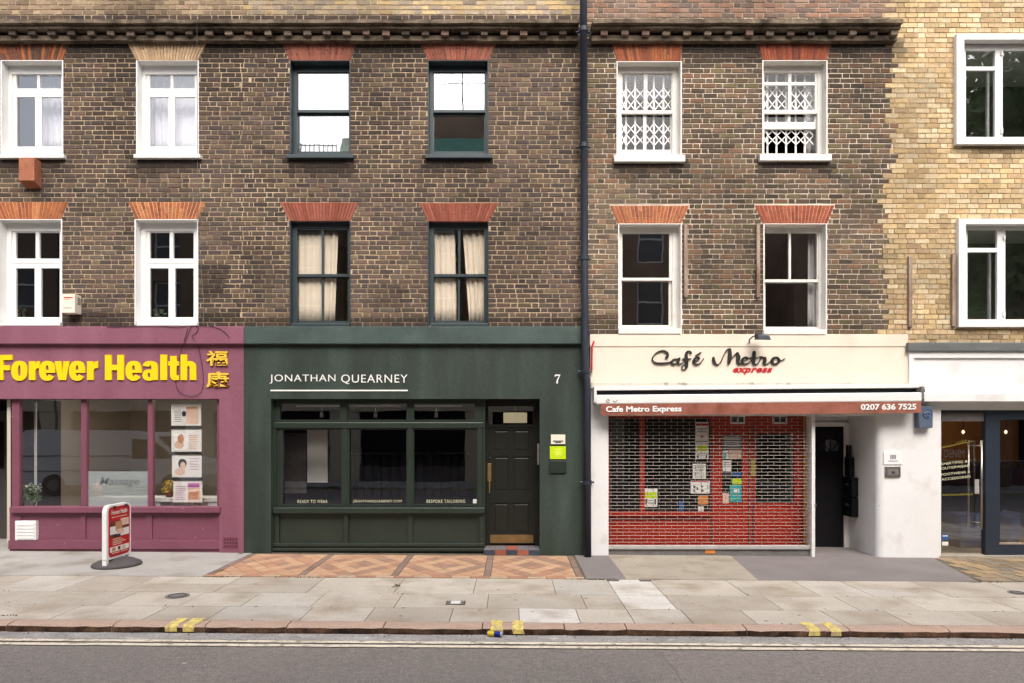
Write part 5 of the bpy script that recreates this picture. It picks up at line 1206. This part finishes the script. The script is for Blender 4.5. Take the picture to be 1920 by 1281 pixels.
# ------------------------------------------------------------------ tailor's shop
for txt, rect in (('READY TO WEAR', (558,937.5,614,943.5)), ('JONATHANQUEARNEY.COM', (662,937.5,753,943.5)), ('BESPOKE TAILORING', (800,937,872,943))):
    t = thing('window_lettering', 'tiny white window lettering reading ' + ('JONATHANQUEARNEY.COM' if '.' in txt else txt), 'lettering', base((rect[0]+rect[2])/2, rect[3], YB)); lettering(txt, rect, YB + .034, M['cream_print'], .001, t, 'lettering', split=False, spacing=1.2)
t = thing('window_sticker', 'small white square sticker in a corner of the tailor window', 'sticker', base(891, 944, YB+.034)); G().pbox(887, 936, 895, 944, YB+.031, YB+.0335).build('sheet', M['paper'], t)
for i, (x, lab) in enumerate(((603,'first'),(704,'second'),(818,'third'))):
    t = thing('track_spotlight', f'{lab} white track spotlight behind the tailor transom lights, counted from the maroon shop', 'spotlight', base(x, 780, .7), group='track spotlights in the tailor window'); G().lathe(base(x, 783, .7), [(.028,0),(.03,.07),(.018,.09)], 10).build('head', M['plastic_white'], t); G().tube([base(x, 777, .7), base(x, 766, .7)], .008, 6).build('stem', M['plastic_white'], t)
    G().pbox(x-48, 760, x+48, 763, .68, .72).build('track', M['plastic_white'], t)
t = thing('display_board', 'grey partition board behind the first tailor pane', 'board', base(595, 950, .9)); G().pbox(576, 806, 614, 905, .9, .94).build('panel', M['room_white'], t); G().pbox(528, 812, 574, 925, 1.0, 1.04).build('panel', M['iron'], t)
rk = thing('clothes_rail', 'dark garments on a rail behind the tailor panes', 'clothes rail', base(740, 955, 1.5)); G().tube([base(655, 850, 1.5), base(880, 850, 1.5)], .015, 8).build('rail', M['brushed'], rk)
for i in range(14):
    x = 662 + i*16; k = G(); w = 6; k.prism([(wx(x-w,1.5), wz(930,1.5)), (wx(x+w,1.5), wz(930,1.5)), (wx(x+w*.8,1.5), wz(858,1.5)), (wx(x,1.5), wz(852,1.5)), (wx(x-w*.8,1.5), wz(858,1.5))], 1.35, 1.65); k.build('garment', M['cloth_dark'], rk)
lm = thing('ceiling_lamp', 'lit warm drum lamp seen through the fanlight over the tailor door', 'lamp', base(965, 790, .9)); G().lathe((wx(966,.9), .9, wz(793,.9)), [(.02,0),(.2,.0),(.2,.17),(.02,.17)], 20).build('shade', M['glow'], lm); G().tube([(wx(966,.9), .9, wz(793,.9)+.2), (wx(966,.9), .9, wz(793,.9)+.5)], .008, 6).build('stem', M['brushed'], lm)

# ------------------------------------------------------------------ cafe window notices
YP = YS + .028; grp = 'notices taped inside the cafe glass'
def cafe(label, rect, items=(), m='paper', lines=()): return poster(label, rect, items, lines, grp, YP - .009, m, 'notice', 'notice')
cafe('white notice with a red band and red disc, topmost in the cafe window', (1304,792,1328.5,827), [(1305,794,1328,798.5,'red_print'),(1313.5,816,1318.5,821,'red_print')], lines=[(1308,1325,y,'grey_print') for y in (803,806,809)])
cafe('white notice with a lime band beneath the red banded notice', (1304,828.5,1328.5,861), [(1307,836,1326,846,'lime'),(1307,852,1309.5,859,'dark_print'),(1323,852,1325.5,859,'dark_print')], lines=[(1310,1322,y,'grey_print') for y in (850,854)])
cafe('white notice covered in lines of grey print', (1299,869.5,1323.5,897.5), lines=[(1302,1320,y,'grey_print') for y in range(873,895,3)])
cafe('wide white notice with red heading and small black figures', (1295,901.5,1331,925.5), [(1296,902,1330,904,'red_print'),(1300,911,1303,915,'dark_print'),(1300,918,1303,922,'dark_print'),(1306,914,1309,919,'dark_print'),(1315,911,1318,914,'dark_print'),(1315,918,1319,922,'dark_print')])
cafe('lime banded notice low beside the red mullion', (1207.8,916,1232.5,950.5), [(1209,923,1231.5,934,'lime'),(1210,936,1213,946,'dark_print'),(1227,936,1230,946,'dark_print')], lines=[(1215,1225,y,'grey_print') for y in (938,941,944)])
cafe('orange flyer low in the cafe window', (1309,930,1328,946), m='orange_print'); cafe('tiny pale flyer below the orange one', (1309,950,1319.5,960), m='paper'); cafe('faint blue flyer at the foot of the cafe window', (1273,940,1282,958), m='blue_print')
cafe('grey printed menu at the top of the cafe door glass', (1354.5,817,1391.5,842), m='grey_print', lines=[(1358,1388,y,'paper') for y in range(820,840,4)])
cafe('tan notice under the grey menu on the cafe door', (1367,843.5,1391,861), m='skin_print'); cafe('narrow white and blue notice on the cafe door', (1355,845,1366,860), [(1356,850,1362,859,'teal')])
cafe('pale grey notice midway down the cafe door', (1355,863,1371,884), m='paper', lines=[(1357,1369,y,'grey_print') for y in (867,871,875)])
cafe('teal flyer with a white mark on the cafe door', (1368.5,909,1392,941), [(1376,918,1386,924,'paper')], m='teal'); cafe('lime flyer above the teal one on the cafe door', (1373,897,1392,908), m='lime'); cafe('blue flyer above the lime one on the cafe door', (1373,885,1392,894), m='blue_print')
cafe('navy flyer beside the blue one on the cafe door', (1355,886,1371.5,897), m='dark_print'); cafe('pale pink flyer at the foot of the cafe door glass', (1355,925,1367,944), m='skin_print')
t = thing('notice', 'small yellow label on the red door stile', 'notice', base(1412, 893, YS-.01)); G().pbox(1408, 862, 1416, 893, YS-.016, YS-.0125).build('sheet', M['yellow_print'], t)

# porch: mail boxes, pipes
t = thing('mail_box', 'black metal mail boxes on the side wall of the white doorway', 'mail box', (wx(1645)-.12, .62, wz(972)))
for i in range(2):
    b_ = G().box(wx(1645)-.11, wx(1645)-.002, .58, .9, wz(932+i*38, .6), wz(896+i*38, .6)).build('box', M['black'], t, bevel=.006); G().box(wx(1645)-.114, wx(1645)-.108, .68, .8, wz(912+i*38,.6), wz(908+i*38,.6)).build('slot', M['brushed'], b_)
t = thing('meter_pipes', 'black meter and pipes above the mail boxes in the doorway', 'meter', (wx(1645)-.1, .7, wz(890,.7))); G().box(wx(1645)-.09, wx(1645)-.002, .7, .88, wz(893,.7), wz(858,.7)).build('meter', M['black'], t, bevel=.01)
for y in (.74, .84): G().tube([(wx(1645)-.06, y, wz(858,.7)), (wx(1645)-.06, y, wz(835,.7))], .02, 6).build('pipe', M['black'], t)
t = thing('leaflet', 'white leaflet lying against the wall inside the white doorway', 'leaflet', (wx(1610,.7), .7, gz(5.4))); G().box(wx(1608,.7), wx(1614,.7), .6, .78, -.04, .16).build('sheet', M['paper'], t)

# ------------------------------------------------------------------ navy shop
for txt, rect in (('SHIRTING &', (1765,866,1815,870.6)), ('OUTERWEAR', (1765,874.5,1818,879)), ('FOOTWEAR &', (1765,886,1819,890.6)), ('ACCESSORIES', (1765,895,1820,899.6))):
    t = thing('window_lettering', f'cream slanted lettering reading {txt} on the glass door', 'lettering', base(1792, rect[3], YN)); x_c = wx(1792)
    lettering(txt, (rect[0], rect[1], rect[2], rect[3]), YN + .048, M['cream_print'], .001, t, 'lettering', split=False, bold=.0, fn=lambda x, y, z: (x, y, z + (x - x_c)*.11))
for lab, y0_, y1_, n_, sd_ in (('yellow handwritten script over the upper part of the glass door', 840, 828, 11, 1), ('yellow handwritten script across the middle of the glass door', 929, 928, 12, 2)):
    t = thing('window_lettering', lab, 'lettering', base(1795, y0_, YN)); k = G(); rr_ = random.Random(sd_); am = [rr_.choice([1.3, 1.5, 1.4, 3.4, 2.0]) for _ in range(n_ + 1)]; pts = []
    for i in range(n_ * 8 + 1):
        u = i / (n_*8); a_ = am[int(i/8)]; th = 2*math.pi*i/8
        pts.append((1766 + 58*u + 1.5*math.sin(th), y0_ + (y1_-y0_)*u - a_*(1 - math.cos(th))*.9, .75 + .35*math.sin(th + .8)))
    stroke(k, pts, YN + .046, YN + .0475); k.build('script', M['yellow_print'], t)
t = thing('window_lettering', 'dark upright lettering reading DENIM on the glass door', 'lettering', base(1790, 862, YN)); lettering('DENIM', (1770,843,1808,858), YN + .048, M['dark_print'], .001, t, 'lettering', split=False, bold=.0)
for lab, y0, y1, m in (('blue square sticker low on the glass door', 1002, 1013, 'blue_print'), ('pale sticker below the blue one on the glass door', 1016, 1023, 'paper')):
    t = thing('window_sticker', lab, 'sticker', base(1772, y1, YN)); s_ = G().pbox(1766.5, y0, 1778, y1, YN+.045, YN+.0485).build('sheet', M[m], t)
    if m == 'blue_print': pr(s_, 1767.5, 1004, 1777, 1006, YN+.045, M['paper'])
t = thing('door_notice', 'white card behind the handle of the glass door', 'notice', base(1833, 927, YN+.1)); G().pbox(1828, 899, 1836, 926, YN+.09, YN+.1).build('sheet', M['paper'], t)
for lab, px_, Y in (('dark jackets on a rail deep inside the navy shop', 1800, 2.2), ('dark jackets on a rail behind the wide navy shop window', 1935, 2.4)):
    t = thing('clothes_rail', lab, 'clothes rail', base(px_, 1040, Y)); G().tube([base(px_-60, 865, Y), base(px_+60, 865, Y)], .02, 8).build('rail', M['iron'], t)
    for i in range(9):
        x = px_ - 54 + i*13; k = G(); w = 7; k.prism([(wx(x-w,Y), wz(960,Y)), (wx(x+w,Y), wz(960,Y)), (wx(x+w*.8,Y), wz(876,Y)), (wx(x,Y), wz(868,Y)), (wx(x-w*.8,Y), wz(876,Y))], Y-.2, Y+.2); k.build('garment', M['cloth_dark'], t)
t = thing('folded_denim', 'blue denim garments piled low inside the navy shop', 'clothes', base(1830, 1030, 1.0))
for i in range(3): G().pbox(1796+i*3, 965+i*22, 1850, 985+i*22, .9, 1.4).build('garment', M['cloth_blue'], t, bevel=.05)
t = thing('folded_denim', 'blue garment slumped behind the wide navy shop window', 'clothes', base(1895, 1030, .8)); k = G(); k.prism([(wx(1876,.8), wz(1035,.8)), (wx(1902,.8), wz(1035,.8)), (wx(1906,.8), wz(960,.8)), (wx(1890,.8), wz(970,.8))], .7, 1.1); k.build('garment', M['cloth_blue'], t, bevel=.04)
for lab, px_ in (('lit bulb hanging behind the glass door of the navy shop', 1806), ('lit bulb hanging behind the wide navy shop window', 1886)):
    t = thing('pendant_bulb', lab, 'lamp', base(px_, 814, 1.6)); G().lathe(base(px_, 814, 1.6), [(.005,0),(.024,.02),(.028,.04),(.012,.07)], 10).build('bulb', M['bulb'], t, smooth=True); G().tube([base(px_, 806, 1.6), base(px_, 774, 1.6)], .006, 5).build('flex', M['black'], t)

# ------------------------------------------------------------------ curtains upstairs
curtain('curtain', 'cream curtain filling most of the first tailor house window', 559, 634, 559, 627, 432, 606, .212, M['curtain'], 6, .018, 'cream curtains over the green shop')
curtain('curtain', 'cream curtain hanging straight in the second tailor house window', 812, 853, 812, 857, 432, 606, .212, M['curtain'], 4, .018, 'cream curtains over the green shop')
curtain('curtain', 'cream curtain swept aside in the second tailor house window', 868, 912, 880, 912, 432, 606, .212, M['curtain'], 4, .018, 'cream curtains over the green shop')
curtain('curtain', 'white curtain closed behind the upper window under the tan arch', 274, 372, 274, 372, 135, 288, .4, M['net_grey'], 8, .03, 'white curtains over the maroon shop')
curtain('curtain', 'white curtain half drawn in the upper window at the picture edge', 72, 122, 74, 122, 135, 288, .4, M['net_grey'], 5, .02, 'white curtains over the maroon shop')
curtain('curtain', 'white net strip beside the dark cafe window', 1515, 1533, 1514, 1533, 437, 616, .33, M['net'], 2, .02)
curtain('curtain', 'white net strip behind the raised cafe sash', 1512, 1534, 1510, 1534, 137, 290, .36, M['net'], 2, .02)
t = thing('window_blind', 'white blind drawn down behind the first slate sash', 'blind', base(605, 288, .4)); G().pbox(540, 120, 662, 292, .4, .41).build('sheet', M['net'], t)  # white sheet added so the pane reads as reflected sky
for x, y, Y, lab in ((300, 596, .45, 'house plant inside the lower white window beside the alarm box'), (35, 594, .45, 'trailing house plant inside the white window at the picture edge')):
    t = thing('house_plant', lab, 'plant', base(x, 600, Y)); g = G(); foliage(g, base(x, y-8, Y), .1, .09, 70, r, .03); g.build('leaves', M['plant'], t); G().lathe(base(x, 606, Y), [(.05,0),(.065,.09)], 10).build('pot', M['terracotta'], t)

# ================================================================== THE FAR SIDE OF THE STREET (seen in the glass)
def opp(label, x0, x1, h, storeys, m, roof=None, shopm='opp_cream', Yf=-14.5):
    t = thing('facing_house', label, 'house', ((x0+x1)/2, Yf, 0), group='houses across the street')
    holes, n = [], max(2, int((x1-x0)/2.4)); sw = (x1-x0)/n
    for s in range(1, storeys):
        z = 3.6 + (s-1)*(h-4)/(storeys-1)
        for i in range(n): holes.append((x0 + sw*(i+.5) - .5, z, x0 + sw*(i+.5) + .5, z + 1.75))
    g = G().plate((x0, 3.1, x1, h), holes, -.3, 0); g.move(lambda x, y, z: (x, Yf - y - .3, z)); g.f = [f[::-1] for f in g.f]; g.build('wall', M[m], t)
    for a in holes:
        w = G().plate((a[0], a[1], a[2], a[3]), [(a[0]+.07, a[1]+.07, a[2]-.07, (a[1]+a[3])/2-.03), (a[0]+.07, (a[1]+a[3])/2+.03, a[2]-.07, a[3]-.07)], Yf-.2, Yf-.14).build('window', M['white'], t)
        G().box(a[0]+.02, a[2]-.02, Yf-.19, Yf-.17, a[1]+.02, a[3]-.02).build('pane', M['opp_pane'], w)
    G().box(x0, x1, Yf-8, Yf-.31, -.2, h).build('body', M[m], t); G().box(x0+.003, x1-.003, Yf-.3, Yf+.05, 2.7, 3.098).build('fascia', M[shopm], t); G().box(x0+.003, x1-.003, Yf-.3, Yf+.25, h+.002, h+.3).build('cornice', M[shopm], t)
    n2 = max(1, int((x1-x0)/4))
    for i in range(n2):
        a, b = x0 + (x1-x0)*i/n2, x0 + (x1-x0)*(i+1)/n2
        G().box(a+.002, a+.5, Yf-.3, Yf, -.2, 2.698).build('pilaster', M[shopm], t); G().box(b-.5, b-.002, Yf-.3, Yf, -.2, 2.698).build('pilaster', M[shopm], t); G().box(a+.5, b-.5, Yf-.3, Yf-.06, -.2, .6).build('stall_riser', M['maroon_dark' if i % 2 else 'opp_roof'], t); G().box(a+.5, b-.5, Yf-.28, Yf-.2, .6, 2.698).build('shop_window', M['black'], t)
    if roof:
        k = G(); z = h + .3; k.v = [(x0,Yf+.1,z),(x1,Yf+.1,z),(x1,Yf-2,z+roof),(x0,Yf-2,z+roof),(x0,Yf-8,z),(x1,Yf-8,z)]; k.f = [(1,0,3,2),(2,3,4,5),(0,4,3),(1,2,5)]; k.m = [0]*4; k.c = [None]*4; k.build('roof', M['opp_roof'], t)
    return t
opp('brown brick house across the street with a low parapet', -30, -17, 10.0, 3, 'opp_brick')
o1 = opp('stucco fronted brick house across the street with roof railings', -16.9, -6.3, 10.6, 4, 'opp_brick')
k = G()
for i in range(24): k.tube([(-10.5+i*.17, -14.6, 10.9), (-10.5+i*.17, -14.6, 12.75)], .025, 5)
k.tube([(-10.5, -14.6, 12.7), (-6.6, -14.6, 12.7)], .03, 5); k.build('railing', M['black'], o1)
o2 = opp('house across the street with a green copper mansard', -6.2, 3.7, 11.4, 4, 'opp_brick')
k = G(); k.v = [(-6.5,-14.4,11.7),(3.7,-14.4,11.7),(3.7,-15.1,13.2),(-6.5,-15.1,13.2)]; k.f = [(1,0,3,2)]; k.m = [0]; k.c = [None]; k.build('mansard', M['opp_green'], o2)
G().box(-5.0, 3.0, -18, -16.2, 11.7, 14.7).build('chimney_block', M['opp_brick'], o2)
k = G(); k.tube([(-2.0,-16.6,14.6),(-2.0,-16.6,18.4)], .035, 6); k.tube([(-3.4,-16.6,16.0),(.2,-16.6,16.05)], .02, 5); k.build('aerial', M['iron'], o2)  # unseen mast and bar added for the thin lines reflected in a sash
opp('tall brown brick house across the street opposite the cafe', 3.8, 9.4, 11.0, 4, 'opp_brick')
opp('tall brick house across the street beyond the gap', 10.6, 20, 10.4, 3, 'opp_brick', 2.0)
opp('brick house at the far end across the street', 20.1, 30, 10.4, 3, 'opp_brick', 2.0)
# parked van
vn = thing('parked_van', 'white panel van parked on the far side of the road', 'van', (-12, -10.6, gz(-12)-.08)); vg = gz(-12) - .08
side = [(-14.7,.32),(-9.35,.32),(-9.25,.62),(-9.35,.95),(-10.0,1.12),(-10.75,1.78),(-11.1,1.93),(-14.5,1.97),(-14.7,1.85)]
k = G().prism([(x, z+vg) for x, z in side], -11.45, -9.55); k.build('body', M['van_white'], vn, bevel=.05)
k = G()
for Y in (-9.545,): k.prism([(-11.35,1.12+vg),(-10.15,1.14+vg),(-10.72,1.68+vg),(-11.35,1.72+vg)], Y, Y-.01); k.f = [f[::-1] for f in k.f]
k.build('side_window', M['black'], vn)
k = G(); k.v = [(-10.03,-9.7,1.15+vg),(-10.03,-11.3,1.15+vg),(-10.7,-11.25,1.76+vg),(-10.7,-9.75,1.76+vg)]; k.f = [(0,1,2,3)]; k.m = [0]; k.c = [None]; k.move(lambda x, y, z: (x+.02, y, z+.02)).build('windscreen', M['black'], vn)
for x in (-13.7, -10.2):
    for Y in (-9.7, -11.3): w = G().tube([(x, Y-.1, .33+vg), (x, Y+.16, .33+vg)], .33, 18).build('wheel', M['tyre'], vn); G().tube([(x, Y-.11, .33+vg), (x, Y+.17, .33+vg)], .18, 12).build('hub', M['iron'], w)
for x, z in ((-12.8, .75), (-12.8, 1.2)): G().box(-14.6, -11.4, -9.556, -9.53, z-.015+vg, z+.015+vg).build('trim', M['iron'], vn)
# street tree on the far side
tr_ = thing('street_tree', 'leafy street tree on the far pavement opposite the yellow brick building', 'tree', (17, -12.8, 0)); r = random.Random(2)
G().tube([(17,-12.8,0),(17.1,-12.8,3),(16.9,-12.7,6),(17,-12.8,12)], [.28,.22,.17,.08], 10).build('trunk', M['bark'], tr_)
for a in range(6): G().tube([(17,-12.8,4.5+a*.7),(17+1.6*math.cos(a*2.1),-12.8+1.2*math.sin(a*2.1),6.5+a*.8),(17+2.6*math.cos(a*2.1),-12.8+1.8*math.sin(a*2.1),8.5+a*.8)], [.1,.06,.02], 6).build('limb', M['bark'], tr_)
g = G()
for _ in range(150):
    c = (17.5 + r.gauss(0,2.0), -12.8 + r.gauss(0,1.0), 11 + r.gauss(0,3)); foliage(g, c, .85, .65, 70, r, .2)
g.build('crown', M['leaf'], tr_)['kind'] = 'stuff'

# downlights of the massage shop, and unseen lamps added to light the navy shop
for lab, x, Y, z in (('first lit ceiling downlight inside the maroon massage shop', -6.6, 1.0, wz(747,.13)+.13), ('second lit ceiling downlight inside the maroon massage shop', -5.2, 1.0, wz(747,.13)+.13), ('lit ceiling lamp high inside the navy shop behind the glass door', 7.2, 1.9, 2.9), ('lit ceiling lamp high inside the navy shop behind the wide window', 8.4, 1.9, 2.9)):
    t = thing('ceiling_lamp', lab, 'lamp', (x, Y, z), group='ceiling lamps in the shops'); G().lathe((x, Y, z-.012), [(.09,.0),(.09,.012)], 16).build('lens', M['downlight' if x < 0 else 'downlight_warm'], t); G().lathe((x, Y, z-.008), [(.11,.0),(.11,.022)], 16).build('rim', M['plastic_white'], t)
